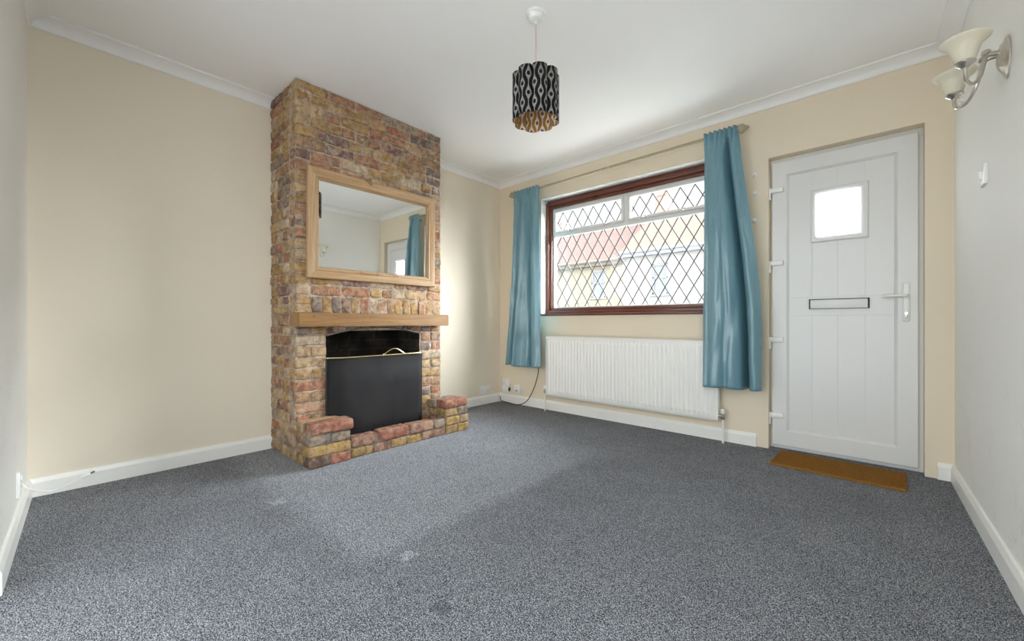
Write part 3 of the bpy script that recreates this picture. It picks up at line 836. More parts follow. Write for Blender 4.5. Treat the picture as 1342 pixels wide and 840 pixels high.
bm = bmesh.new(); pic_frame(bm, my0, my1, mz0, mz1, prof, mxf)
finish('mirror_frame', bm, [M['pine_h'], M['pine_v']], mr, ang=20)
for yy in (1.46, 1.585, 1.72):
    bm = bmesh.new()
    lathe(bm, [(0, -0.010), (0.008, -0.010), (0.010, 0.0), (0.008, 0.010), (0, 0.010)], frame_M((mxf + 0.028, yy, mz0 + 0.060), (0, 1, 0)), 12)
    lathe(bm, [(0, -0.009), (0.0065, -0.009), (0.0065, 0.009), (0, 0.009)], frame_M((mxf + 0.028, yy + 0.022, mz0 + 0.060), (0, 1, 0)), 10)
    finish('frame_bead', bm, M['pine_h'], mr)
bm = bmesh.new(); A = []
for i in range(41):                                       # old glass, bowed a couple of millimetres
    q = i / 40; yy = my0 + fw - 0.006 + (my1 - my0 - 2 * fw + 0.012) * q; xx = mxf + 0.0115 - 0.0022 * (2 * q - 1) ** 2
    A.append([bm.verts.new((xx, yy, mz0 + fw - 0.006)), bm.verts.new((xx, yy, mz1 - fw + 0.006)), bm.verts.new((mxf + 0.004, yy, mz1 - fw + 0.006)), bm.verts.new((mxf + 0.004, yy, mz0 + fw - 0.006))])
for a, b in zip(A, A[1:]):
    for k in range(4): bm.faces.new((a[k], b[k], b[(k + 1) % 4], a[(k + 1) % 4]))
bm.faces.new(A[0]); bm.faces.new(A[-1][::-1])
finish('mirror_glass', bm, M['mirror'], mr, ang=30)
mr.rotation_euler = (0, 0.0095, 0)                        # hangs tipped slightly forward

# fire guard
fg = tag(empty('fire_guard', (-2.75, 1.6, 0.03)), 'black mesh fire guard with a brass top rail standing in the hearth', 'fire guard')
gz0, gz1 = 0.0315, 0.655
path = [(-2.785, 1.217), (-2.768, 1.232)]
ca, rr = Vector((-2.775, 1.318)), 0.040
path = [Vector(p) for p in ((-2.788, 1.216), (-2.770, 1.245), (-2.752, 1.275))]
path += [Vector(p) for p in ((-2.741, 1.297), (-2.734, 1.318), (-2.732, 1.340))]
path += [Vector((-2.732, 1.34 + (1.925 - 1.34) * k / 8)) for k in range(1, 9)]
path += [Vector(p) for p in ((-2.734, 1.938), (-2.741, 1.950), (-2.752, 1.960), (-2.788, 1.984))]
bm = bmesh.new()
A = [[bm.verts.new((p.x + dx, p.y, zz)) for zz in (gz0, 0.2, 0.45, gz1)] for p in path for dx in (0,)]
for a, b in zip(A, A[1:]):
    for k in range(3): bm.faces.new((a[k], b[k], b[k + 1], a[k + 1]))
ms = finish('mesh_screen', bm, M['mesh'], fg)
sm = ms.modifiers.new('wire thickness', 'SOLIDIFY'); sm.thickness = 0.0015
bm = bmesh.new(); tube(bm, [(p.x, p.y, gz1) for p in path], 0.0065, 10); tag(finish('top_rail', bm, M['brass'], fg), 'brass rail')
bm = bmesh.new()
tube(bm, catmull([(-2.732, 1.615, gz1 + 0.006), (-2.732, 1.640, gz1 + 0.022), (-2.732, 1.680, gz1 + 0.042), (-2.732, 1.705, gz1 + 0.045), (-2.732, 1.730, gz1 + 0.040), (-2.732, 1.765, gz1 + 0.020), (-2.732, 1.785, gz1 + 0.006)], 6), 0.0036, 8)
for yy in (1.612, 1.788): lathe(bm, [(0, 0), (0.009, 0), (0.009, 0.008), (0.004, 0.012), (0, 0.012)], frame_M((-2.732, yy, gz1 + 0.002), (0, 0, 1)), 12)
tag(finish('carry_handle', bm, M['brass'], fg), 'small brass loop handle')
for p in (path[0], path[-1]):
    bm = bmesh.new(); tube(bm, [(p.x, p.y, gz0), (p.x, p.y, gz1)], 0.006, 10); finish('end_post', bm, M['black_metal'], fg)
bm = bmesh.new(); tube(bm, [(p.x, p.y, gz0 + 0.006) for p in path], 0.005, 8); finish('bottom_rail', bm, M['black_metal'], fg)

# ------------------------------------------------------------------ curtain pole and curtains
RY, RZ = 3.275, 2.268
cpole = tag(empty('curtain_pole', (-1.85, RY, RZ)), 'slim cream metal curtain pole with round finials above the window', 'curtain pole')
bm = bmesh.new(); tube(bm, [(-2.90, RY, RZ - 0.008), (-1.86, RY, RZ)], 0.0100, 14); tube(bm, [(-1.87, RY, RZ), (-0.80, RY, RZ + 0.012)], 0.0125, 14)
finish('rod', bm, M['pole'], cpole)
for xx, zz, s in ((-2.900, RZ - 0.008, -1), (-0.800, RZ + 0.012, 1)):
    bm = bmesh.new()
    lathe(bm, [(0, 0), (0.013, 0), (0.016, 0.006), (0.011, 0.012), (0.020, 0.022), (0.028, 0.036), (0.027, 0.050), (0.018, 0.062), (0.010, 0.070), (0.009, 0.080), (0, 0.084)], frame_M((xx, RY, zz), (s, 0, 0)) @ Matrix.Scale(1.2, 4), 20)
    finish('finial', bm, M['pole'], cpole)
for xx, zz in ((-2.880, RZ - 0.008), (-0.835, RZ + 0.012)):
    bm = bmesh.new(); tube(bm, [(xx, YF, zz - 0.02), (xx, RY, zz - 0.006)], 0.007, 10)
    lathe(bm, [(0, 0), (0.022, 0), (0.022, 0.006), (0, 0.010)], frame_M((xx, YF - 0.0005, zz - 0.02), (0, -1, 0)), 16)
    finish('pole_bracket', bm, M['pole'], cpole)
bm = bmesh.new()
t = bmesh.new()
pts = [(-1.800 , RY + 0.0165 * cos(a), RZ - 0.005 + 0.0165 * sin(a)) for a in [2 * pi * k / 20 for k in range(20)]]
tube(bm, pts + [pts[0]], 0.003, 8, cap=False)
box(bm, (-1.806, RY - 0.004, RZ - 0.044), (-1.794, RY + 0.004, RZ - 0.019), 0.003)
finish('curtain_ring', bm, M['nickel'], cpole)

def curtain(name, label, xl, xr, zt, zb, y0, folds, amp, seed, head):
    """xl / xr: functions of v (0 top .. 1 bottom); folds: list of (u, depth, width)"""
    rng = random.Random(seed)
    nu, nv = 150, 90
    bm = bmesh.new(); g = []
    cn = empty(name, ((xl(0) + xr(0)) / 2, y0, zb)); tag(cn, label, 'curtain')
    for j in range(nv + 1):
        v = j / nv; row = []
        zz0 = zt + (zb - zt) * v
        for i in range(nu + 1):
            u = i / nu
            s = min(1, v / 0.10)                      # under the heading tape the pleats open out
            sm = s * s * (3 - 2 * s)
            pl = sin(2 * pi * head * u + 0.6 * sin(7 * u + seed)) * 0.010 * (1 - sm)
            dep = 0
            for (uc, d, w, sl) in folds:
                q = (u - uc - sl * (v - 0.5)) / w
                dep += d * math.exp(-q * q)
            dep *= (0.68 + 0.85 * v) * sm
            dep += sm * amp * sin(2 * pi * (head * 0.32) * u + 1.3 * seed + 0.5 * sin(3 * v + seed)) * (0.55 + 0.45 * v)
            dep += sm * (noise.noise(Vector((u * 5, v * 9, seed))) * 0.010 + noise.noise(Vector((u * 11 + v * 6, v * 7 - u * 8, seed + 4))) * 0.007)
            x = xl(v) + (xr(v) - xl(v)) * u + sm * 0.006 * sin(2 * pi * 3 * u + seed)
            zz = zz0 + (0.003 * sin(2 * pi * head * u) if j == 0 else 0) - 0.010 * v * sin(u * 9 + seed) * 0.5
            row.append(bm.verts.new((x, y0 - dep - pl, zz)))
        g.append(row)
    for j in range(nv):
        for i in range(nu): bm.faces.new((g[j][i], g[j][i + 1], g[j + 1][i + 1], g[j + 1][i]))
    o = finish('drape', bm, M['satin'], cn, ang=180, recalc=False)
    s = o.modifiers.new('cloth thickness', 'SOLIDIFY'); s.thickness = 0.002
    # heading tape, gathered
    bm = bmesh.new(); A = []
    for i in range(nu + 1):
        u = i / nu; x = xl(0) + (xr(0) - xl(0)) * u
        y = y0 - sin(2 * pi * head * u + 0.6 * sin(7 * u + seed)) * 0.010 + 0.0035
        A.append([bm.verts.new((x, y, zt - 0.006)), bm.verts.new((x, y, zt - 0.075))])
    for a, b in zip(A, A[1:]): bm.faces.new((a[0], b[0], b[1], a[1]))
    o = finish('heading_tape', bm, M['satin'], cn, ang=180, recalc=False)
    s = o.modifiers.new('cloth thickness', 'SOLIDIFY'); s.thickness = 0.0015
    return cn
ss_ = lambda t: t * t * (3 - 2 * t)
curtain('curtain', 'teal satin curtain at the left end of the window, hanging in the corner',
        lambda v: -2.905 - 0.030 * v - 0.100 * v * v, lambda v: -2.570 + 0.030 * v, 2.282, 0.437, RY - 0.026,
        [(0.17, -0.045, 0.06, 0.0), (0.38, 0.045, 0.12, -0.10), (0.62, -0.045, 0.07, 0.12), (0.84, 0.040, 0.10, 0.05)], 0.006, 3, 8)
curtain('curtain', 'teal satin curtain at the right end of the window, next to the front door',
        lambda v: -0.995 - 0.012 * v, lambda v: -0.764 + 0.142 * ss_(min(1, v * 1.25)) ** 0.8, 2.306, 0.424, RY - 0.026,
        [(0.08, 0.020, 0.05, 0.0), (0.30, 0.055, 0.17, -0.10), (0.52, 0.030, 0.10, 0.04), (0.70, -0.085, 0.055, 0.12), (0.88, 0.050, 0.08, 0.08)], 0.004, 8, 7)

# ------------------------------------------------------------------ radiator
rd = tag(empty('radiator', (-1.72, 3.31, 0.155)), 'long white ribbed panel radiator on the wall below the window', 'radiator')
rx0, rx1, rz0, rz1, ry = -2.520, -0.912, 0.160, 0.757, 3.292
bm = bmesh.new()
NR_ = 45; pitch = (rx1 - rx0 - 0.03) / NR_
xs = [(rx0, 0), (rx0 + 0.012, 0)]
for k in range(NR_):
    a = rx0 + 0.015 + k * pitch
    xs += [(a + pitch * q, h) for q, h in ((0.08, 0.0), (0.20, 0.2), (0.32, 0.85), (0.42, 1), (0.68, 1), (0.78, 0.85), (0.90, 0.2))]
xs += [(rx1 - 0.012, 0), (rx1, 0)]
zs = [(rz0, 0, 0.006), (rz0 + 0.004, 0, 0), (rz0 + 0.032, 0, 0), (rz0 + 0.042, 0.35, 0), (rz0 + 0.052, 0.9, 0), (rz0 + 0.06, 1, 0), (rz1 - 0.06, 1, 0), (rz1 - 0.052, 0.9, 0), (rz1 - 0.042, 0.35, 0), (rz1 - 0.032, 0, 0), (rz1 - 0.004, 0, 0), (rz1, 0, 0.006)]
g = [[bm.verts.new((x, ry + 0.006 - 0.009 * h * k + e, z)) for x, h in xs] for z, k, e in zs]
for a, b in zip(g, g[1:]):
    for i in range(len(xs) - 1): bm.faces.new((a[i], a[i + 1], b[i + 1], b[i]))
finish('front_panel', bm, M['rad'], rd, ang=50, recalc=False)
bm = bmesh.new(); box(bm, (rx0 + 0.003, ry + 0.008, rz0 + 0.006), (rx1 - 0.003, ry + 0.022, rz1 - 0.006), 0.003); finish('back_panel', bm, M['rad'], rd)
bm = bmesh.new()
box(bm, (rx0 - 0.001, ry + 0.004, rz1 - 0.002), (rx1 + 0.001, ry + 0.060, rz1 + 0.004), 0.002)
finish('top_grille', bm, M['rad'], rd)
for xx in (rx0 - 0.001, rx1 - 0.001):
    bm = bmesh.new(); box(bm, (xx, ry + 0.006, rz0 + 0.02), (xx + 0.002, ry + 0.060, rz1), 0.0008); finish('side_panel', bm, M['rad'], rd)
for xx in (rx0 + 0.2, rx1 - 0.2):
    bm = bmesh.new(); box(bm, (xx - 0.02, ry + 0.02, rz0 + 0.05), (xx + 0.02, YF - 0.001, rz1 - 0.06), 0.002); finish('wall_bracket', bm, M['rad'], rd)
for xx, s in ((rx1 + 0.030, 1), (rx0 - 0.026, -1)):
    vy = 3.315
    bm = bmesh.new()
    tube(bm, [(xx - s * 0.034, vy, rz0 + 0.040), (xx, vy, rz0 + 0.040)], 0.009, 12)
    lathe(bm, [(0, 0), (0.012, 0), (0.014, 0.008), (0.014, 0.030), (0.010, 0.034), (0.010, 0.046), (0, 0.046)], frame_M((xx, vy, rz0 + 0.018), (0, 0, 1)), 14)
    vb = finish('valve', bm, M['nickel'], rd)
    bm = bmesh.new(); lathe(bm, [(0, 0), (0.015, 0), (0.016, 0.004), (0.0145, 0.030), (0.012, 0.033), (0, 0.033)], frame_M((xx, vy, rz0 + 0.060), (0, 0, 1)), 14)
    finish('valve_cap', bm, M['trim'], vb)
    bm = bmesh.new(); tube(bm, [(xx, vy, 0.0), (xx, vy, rz0 + 0.02)], 0.0075, 12); finish('pipe', bm, M['trim'], rd)

# ------------------------------------------------------------------ pendant
PXc, PYc = -1.315, 1.637
pd = tag(empty('pendant_light', (PXc, PYc, ZC)), 'ceiling pendant with a scalloped black and white patterned shade', 'pendant light')
T = Matrix.Translation((PXc, PYc, 0))
bm = bmesh.new()
lathe(bm, [(0, ZC), (0.049, ZC), (0.050, ZC - 0.004), (0.049, ZC - 0.012), (0.046, ZC - 0.015), (0.043, ZC - 0.016), (0.041, ZC - 0.026), (0.034, ZC - 0.036), (0.020, ZC - 0.043), (0.010, ZC - 0.047), (0.007, ZC - 0.054), (0, ZC - 0.054)], T, 32)
finish('ceiling_rose', bm, M['white_plastic'], pd)
bm = bmesh.new(); tube(bm, [(PXc, PYc, ZC - 0.055), (PXc + 0.001, PYc, 2.3), (PXc, PYc, 2.115)], 0.0030, 8)
M['cord'] = simple('cream_cord', (0.62, 0.52, 0.42), 0.6); finish('cord', bm, M['cord'], pd)
bm = bmesh.new(); lathe(bm, [(0, 2.15), (0.010, 2.15), (0.016, 2.13), (0.019, 2.10), (0.019, 2.07), (0.0, 2.07)], T, 20); finish('lamp_holder', bm, M['white_plastic'], pd)
bm = bmesh.new(); lathe(bm, [(0, 2.08), (0.013, 2.08), (0.014, 2.06), (0.024, 2.035), (0.028, 2.015), (0.022, 1.995), (0.010, 1.987), (0, 1.986)], T, 20)
M['bulb'] = simple('pearl_bulb', (0.85, 0.84, 0.8), 0.2); finish('bulb', bm, M['bulb'], pd)
SZ0, SZ1 = 1.922, 2.156
NS = 192; ph = radians(-62.2)
def lobe(th):
    q = ((th - ph) / (pi / 4)) % 1.0
    return 0.094 + 0.026 * sqrt(max(0.0, 1 - (2 * q - 1) ** 2))
bm = bmesh.new(); uvl = bm.loops.layers.uv.new('UVMap')
def shell(off, mat, flip):
    rows = []
    for zz in (SZ0, (SZ0 + SZ1) / 2, SZ1):
        rows.append([bm.verts.new((PXc + (lobe(2 * pi * k / NS + ph) - off) * cos(2 * pi * k / NS + ph), PYc + (lobe(2 * pi * k / NS + ph) - off) * sin(2 * pi * k / NS + ph), zz)) for k in range(NS)])
    for r in range(2):
        for k in range(NS):
            k2 = (k + 1) % NS
            q = [(rows[r][k], k, r), (rows[r][k2], k + 1, r), (rows[r + 1][k2], k + 1, r + 1), (rows[r + 1][k], k, r + 1)]
            if flip: q.reverse()
            f = bm.faces.new([a[0] for a in q]); f.material_index = mat
            for lp_, a in zip(f.loops, q): lp_[uvl].uv = (a[1] / NS, a[2] / 2)
    return rows
ro = shell(0.0, 0, False); ri = shell(0.003, 1, True)
for a, b in ((ro[0], ri[0]), (ri[2], ro[2])):
    for k in range(NS):
        k2 = (k + 1) % NS
        f = bm.faces.new((a[k2], a[k], b[k], b[k2])); f.material_index = 2
finish('lamp_shade', bm, [M['shade_out'], M['shade_in'], M['black_metal']], pd, ang=40, recalc=False)
bm = bmesh.new()
for k in range(4):
    a = ph + pi / 8 + k * pi / 2
    tube(bm, [(PXc + 0.018 * cos(a), PYc + 0.018 * sin(a), 2.105), (PXc + 0.115 * cos(a), PYc + 0.115 * sin(a), 2.150)], 0.0018, 6)
pts = [(PXc + 0.021 * cos(2 * pi * k / 20), PYc + 0.021 * sin(2 * pi * k / 20), 2.105) for k in range(21)]
tube(bm, pts, 0.002, 6, cap=False); finish('shade_spider', bm, M['black_metal'], pd)

# ------------------------------------------------------------------ wall light
def rwx(y): return 0.30 + 0.0266 * (3.39 - y)             # inner face of the right wall
SY = 2.265
wl = tag(empty('sconce', (rwx(SY), SY, 1.84)), 'two armed wall light with cream bell glass shades and nickel arms on the right wall', 'wall light')
bm = bmesh.new()
M_ = frame_M((rwx(SY) - 0.0005, SY, 1.842), (-1, -0.0266, 0), (0, 0, 1))
S_ = Matrix.Diagonal((1.5, 0.95, 1.0, 1.0))
lathe(bm, [(0, 0), (0.050, 0), (0.050, 0.005), (0.044, 0.010), (0.040, 0.011), (0.034, 0.018), (0.018, 0.026), (0, 0.028)], M_ @ S_, 28)
finish('back_plate', bm, M['nickel'], wl)
RZs = 1.795
for yy, zz in ((2.12, 1.797), (2.41, 1.805)):
    sgn = -1 if yy < SY else 1
    sx = 0.212
    bm = bmesh.new()
    w0 = rwx(SY) - 0.022
    pts = catmull([(w0, SY + sgn * 0.008, 1.862), (w0 - 0.030, SY + sgn * 0.022, 1.860), (w0 - 0.040, SY + sgn * 0.034, 1.825), (w0 - 0.050, SY + sgn * 0.055, 1.778), (w0 - 0.070, SY + sgn * 0.090, 1.744), (sx + 0.006, yy - sgn * 0.020, 1.748), (sx, yy, 1.772), (sx, yy, zz)], 7)
    tube(bm, pts, [0.0085 - 0.003 * min(1, k / 25) for k in range(len(pts))], 10)
    lathe(bm, [(0, -0.008), (0.011, -0.004), (0.014, 0.0), (0.009, 0.010), (0, 0.012)], frame_M((w0 - 0.033, SY + sgn * 0.026, 1.868), (-0.3, sgn * 0.3, 1)), 12)
    finish('arm', bm, M['nickel'], wl)
    bm = bmesh.new()
    lathe(bm, [(0, -0.012), (0.010, -0.012), (0.018, -0.004), (0.026, 0.002), (0.028, 0.006), (0.025, 0.009), (0, 0.009)], Matrix.Translation((sx, yy, zz)), 24)
    cup = finish('shade_cup', bm, M['nickel'], wl)
    bm = bmesh.new()
    pr = [(0.023, 0.006), (0.027, 0.016), (0.031, 0.030), (0.035, 0.044), (0.039, 0.056), (0.046, 0.067), (0.056, 0.075), (0.063, 0.081), (0.0645, 0.085)]
    inn = [(r - 0.0035, h + 0.003) for r, h in pr[::-1]]
    lathe(bm, [(0, 0.006)] + pr + inn + [(0, 0.010)], Matrix.Translation((sx, yy, zz)), 40)
    finish('glass_shade', bm, M['alabaster'], wl, ang=60)
# small glass drop on the far arm
bm = bmesh.new()
for k, (h, r) in enumerate(((1.790, 0.006), (1.775, 0.007), (1.757, 0.009))):
    lathe(bm, [(0, r), (r * 0.7, r * 0.5), (r, 0), (r * 0.6, -r * 0.7), (0, -r * 1.1)], Matrix.Translation((0.228, 2.365, h)), 8)
tube(bm, [(0.228, 2.365, 1.745), (0.228, 2.365, 1.80)], 0.0012, 6)
M['crystal'] = simple('clear_cut_glass', (0.82, 0.80, 0.74), 0.05, 0.4); finish('glass_drop', bm, M['crystal'], wl, smooth=False)

# ------------------------------------------------------------------ switch and sockets
ls = tag(empty('light_switch', (rwx(2.61), 2.61, 1.517)), 'white single light switch on the right wall below the wall light', 'light switch')
bm = bmesh.new()
yc, zc = 2.614, 1.517; xw = rwx(yc)
box(bm, (xw - 0.012, yc - 0.043, zc - 0.043), (xw + 0.002, yc + 0.043, zc + 0.043), 0.004); finish('switch_plate', bm, M['white_plastic'], ls)
bm = bmesh.new(); obox(bm, (xw - 0.014, yc, zc), (1, 0, 0.18), (0, 1, 0), (-0.18, 0, 1), 0.005, 0.010, 0.018, 0.002); finish('rocker', bm, M['white_plastic'], ls)

def plate_front(name, label, cat, xc, zc, w, h, d, kind):
    o = tag(empty(name, (xc, YF, zc)), label, cat)
    bm = bmesh.new(); box(bm, (xc - w / 2, YF - d, zc - h / 2), (xc + w / 2, YF + 0.001, zc + h / 2), 0.004)
    finish('cover', bm, M['white_plastic'], o)
    bm = bmesh.new()
    if kind == 'phone':
        box(bm, (xc - 0.010, YF - d - 0.001, zc - 0.022), (xc + 0.008, YF - d + 0.002, zc - 0.008), 0.001)
        finish('jack', bm, M['dark_hole'], o)
    elif kind == 'fuse':
        box(bm, (xc - 0.016, YF - d - 0.003, zc - 0.010), (xc + 0.016, YF - d + 0.001, zc + 0.010), 0.001); finish('fuse_carrier', bm, M['white_plastic'], o)
    else:
        box(bm, (xc + w / 2 - 0.002, YF - d + 0.006, zc - 0.018), (xc + w / 2 + 0.004, YF - 0.006, zc + 0.022), 0.001); finish('side_clip', bm, M['dark_hole'], o)
    return o
plate_front('junction_box', 'upper of two stacked white wall boxes in the corner beside the left curtain', 'wall box', -3.138, 0.232, 0.088, 0.078, 0.032, 'fuse')
plate_front('junction_box', 'lower of two stacked white wall boxes in the corner beside the left curtain', 'wall box', -3.134, 0.150, 0.096, 0.080, 0.040, 'clip')
plate_front('phone_socket', 'single white wall box just right of the two stacked ones', 'wall box', -2.965, 0.166, 0.090, 0.088, 0.036, 'phone')

def socket(name, label, o2, u, n, zc, w=0.146, h=0.086):
    """double wall socket: o2 = point on the wall, u = along it, n = into the room"""
    o = tag(empty(name, (o2[0], o2[1], zc)), label, 'power socket')
    U = Vector((*u, 0)); Nn = Vector((*n, 0)); C_ = Vector((o2[0], o2[1], zc))
    bm = bmesh.new(); obox(bm, C_ + Nn * 0.005, U, Nn, (0, 0, 1), w / 2, 0.006, h / 2, 0.003); finish('face_plate', bm, M['white_plastic'], o)
    for s in ((-1, 1) if w > 0.1 else (0,)):
        bm = bmesh.new(); obox(bm, C_ + U * (s * 0.036 + 0.014) + Nn * 0.012 + Vector((0, 0, 0.026)), U, Nn, (0, 0, 1), 0.006, 0.003, 0.009, 0.001); finish('rocker_switch', bm, M['white_plastic'], o)
        bm = bmesh.new()
        for du, dz, a, b in ((0, 0.004, 0.002, 0.004), (-0.011, -0.016, 0.0035, 0.002), (0.011, -0.016, 0.0035, 0.002)):
            obox(bm, C_ + U * (s * 0.036 + du) + Nn * 0.0108 + Vector((0, 0, dz)), U, Nn, (0, 0, 1), a, 0.0008, b)
        finish('pin_hole', bm, M['dark_hole'], o)
    return o
socket('power_socket', 'white double power socket above the skirting in the alcove right of the chimney', (XL, 3.148), (0, 1), (1, 0), 0.155)
p = NL + nd * 0.44
socket('aerial_socket', 'white wall plate above the skirting on the near left wall', (p.x, p.y), (nd.x, nd.y), (nn.x, nn.y), 0.195, 0.086, 0.11)

# cables
bm = bmesh.new()
tube(bm, catmull([(-2.640, 3.345, 0.60), (-2.640, 3.335, 0.43), (-2.665, 3.33, 0.30), (-2.725, 3.335, 0.17), (-2.80, 3.325, 0.06), (-2.92, 3.33, 0.008), (-3.06, 3.345, 0.006), (-3.17, 3.362, 0.008), (-3.215, 3.366, 0.02), (-3.230, 3.374, 0.06)], 8), 0.0045, 8)
tag(finish('black_cable', bm, M['rubber']), 'black cable hanging below the left curtain and trailing along the skirting', 'cable')
ac = tag(empty('aerial_lead', (-2.99, -0.06, 0.10)), 'white aerial lead with a metal plug sticking out from the near left wall', 'cable')
a0 = nw(0.36, -0.011, 0.165)
bm = bmesh.new(); tip = Vector((-2.960, 0.085, 0.128))
tube(bm, catmull([a0, a0 + Vector((0.0, 0.02, -0.03)), (-2.95, -0.03, 0.094), (-2.955, 0.02, 0.100), tip], 8), 0.0035, 8); finish('lead', bm, M['white_plastic'], ac)
bm = bmesh.new(); dr = Vector((-0.05, 0.9, 0.35)).normalized()
lathe(bm, [(0, 0), (0.006, 0), (0.0075, 0.008), (0.0075, 0.030), (0.005, 0.034), (0, 0.034)], frame_M(tip - dr * 0.006, dr), 14); pl = finish('plug', bm, M['white_plastic'], ac)
bm = bmesh.new(); lathe(bm, [(0, 0), (0.0048, 0), (0.0048, 0.016), (0, 0.016)], frame_M(tip + dr * 0.028, dr), 12); finish('plug_tip', bm, M['steel'], ac)

# white caps on the wall beside the right curtain
for zc, where in ((1.966, 'topmost'), (1.832, 'middle'), (1.634, 'lowest')):
    bm = bmesh.new(); lathe(bm, [(0, 0), (0.016, 0), (0.016, 0.004), (0.013, 0.011), (0.007, 0.016), (0, 0.017)], frame_M((-0.690, YF - 0.0003, zc), (0, -1, 0)), 18)
    tag(finish('screw_cap', bm, M['white_plastic']), where + ' of three small white caps on the wall between curtain and door', 'wall cap', 'white caps beside the door')

# ------------------------------------------------------------------ doormat
dm = empty('doormat', (-0.215, 3.18, 0.0), radians(-1.5)); tag(dm, 'narrow brown coir doormat lying in front of the white door', 'doormat')
bm = bmesh.new(); rng = random.Random(5)
mw, md = 0.315, 0.172
nx, ny = 150, 80; g = []
Mm = Matrix.Translation(dm.location) @ dm.rotation_euler.to_matrix().to_4x4()
for j in range(ny + 1):
    row = []
    for i in range(nx + 1):
        x = -mw + 2 * mw * i / nx; y = -md + 2 * md * j / ny
        e = i in (0, nx) or j in (0, ny)
        if e: x += rng.uniform(-.002, .002); y += rng.uniform(-.002, .002)
        row.append(bm.verts.new(Mm @ Vector((x, y, 0.002 if e else 0.014 + rng.uniform(-0.003, 0.003)))))
    g.append(row)
for j in range(ny):
    for i in range(nx): bm.faces.new((g[j][i], g[j][i + 1], g[j + 1][i + 1], g[j + 1][i]))
finish('coir_pile', bm, M['coir'], dm, ang=60)
bm = bmesh.new(); box(bm, (-mw + 0.002, -md + 0.002, 0.0003), (mw - 0.002, md - 0.002, 0.004)); bm.transform(Mm); finish('rubber_backing', bm, M['rubber'], dm)

# ------------------------------------------------------------------ the street outside
M['render_c'] = simple('cream_render', (0.42, 0.375, 0.29), 0.85, var=0.05, scale=3, bump=0.2, bscale=60)
M['render_w'] = simple('white_render', (0.47, 0.46, 0.44), 0.85, var=0.04, scale=3, bump=0.2, bscale=60)
M['fascia_b'] = simple('taupe_fascia', (0.24, 0.21, 0.18), 0.6); M['fascia_w'] = simple('white_fascia', (0.40, 0.41, 0.45), 0.5)
M['road'] = simple('asphalt_road', (0.13, 0.13, 0.135), 0.9, var=0.15, scale=2)
M['pave'] = simple('pale_paving', (0.78, 0.76, 0.72), 0.9, var=0.1, scale=2)
M['house_glass'] = simple('house_window_glass', (0.30, 0.32, 0.33), 0.08, var=0.05, scale=1)
M['chim_red'] = simple('red_chimney_brick', (0.44, 0.29, 0.25), 0.9, var=0.2, scale=20)
def tile_mat(name, a, b):
    t = NT(name); p = t.wpos(); x, y, z = t.sep(p)
    rowf = t.math('FRACT', t.math('MULTIPLY', z, 8.0)); lip = t.step(rowf, 0.0, 0.25)
    c = t.mix(t.noise(p, 3, 4), a, b); c = t.mix(t.noise(t.scale(p, (5, 1, 8)), 1, 2), c, tuple(q * 0.8 for q in a))
    t.bsdf(c, 0.85, 0, t.bump(rowf, 0.8, 0.03), 0.2); return t.m
M['tile_p'] = tile_mat('pink_clay_tiles', (0.245, 0.165, 0.145), (0.30, 0.21, 0.185)); M['tile_o'] = tile_mat('orange_clay_tiles', (0.275, 0.21, 0.165), (0.32, 0.25, 0.205))
bm = bmesh.new()
gv = [bm.verts.new(p) for p in ((-60, YF + 0.24, -0.16), (60, YF + 0.24, -0.16), (60, 6.5, -0.2), (-60, 6.5, -0.2), (60, 13.5, -1.9), (-60, 13.5, -1.9), (60, 40, -2.2), (-60, 40, -2.2))]
bm.faces.new((gv[0], gv[1], gv[2], gv[3])); bm.faces.new((gv[3], gv[2], gv[4], gv[5])); bm.faces.new((gv[5], gv[4], gv[6], gv[7]))
for f in bm.faces: f.material_index = 0 if f.calc_center_median().y < 6.6 else 1
tag(finish('street', bm, [M['pave'], M['road']], smooth=False), 'pale front paving and an asphalt road sloping down outside', 'street', kind='structure')
# unseen upper storey, roof and house next door, added to shade the street
bm = bmesh.new()
box(bm, (-45, -0.75, ZC + 0.22), (0.62, YF + 0.24, 6.6)); box(bm, (-45, -0.75, -0.2), (XL - 0.31, YF + 0.24, ZC + 0.22))
v = [bm.verts.new(p) for p in ((-45, -1.0, 6.6), (0.8, -1.0, 6.6), (0.8, 1.4, 8.6), (-45, 1.4, 8.6), (0.8, YF + 0.5, 6.6), (-45, YF + 0.5, 6.6))]
for a in ((0, 1, 2, 3), (3, 2, 4, 5), (0, 3, 5), (1, 4, 2)): bm.faces.new([v[k] for k in a])
tag(finish('added_upper_storey', bm, M['render_w'], smooth=False), 'unseen upper storey and neighbouring house added to shade the street', 'building', kind='structure')

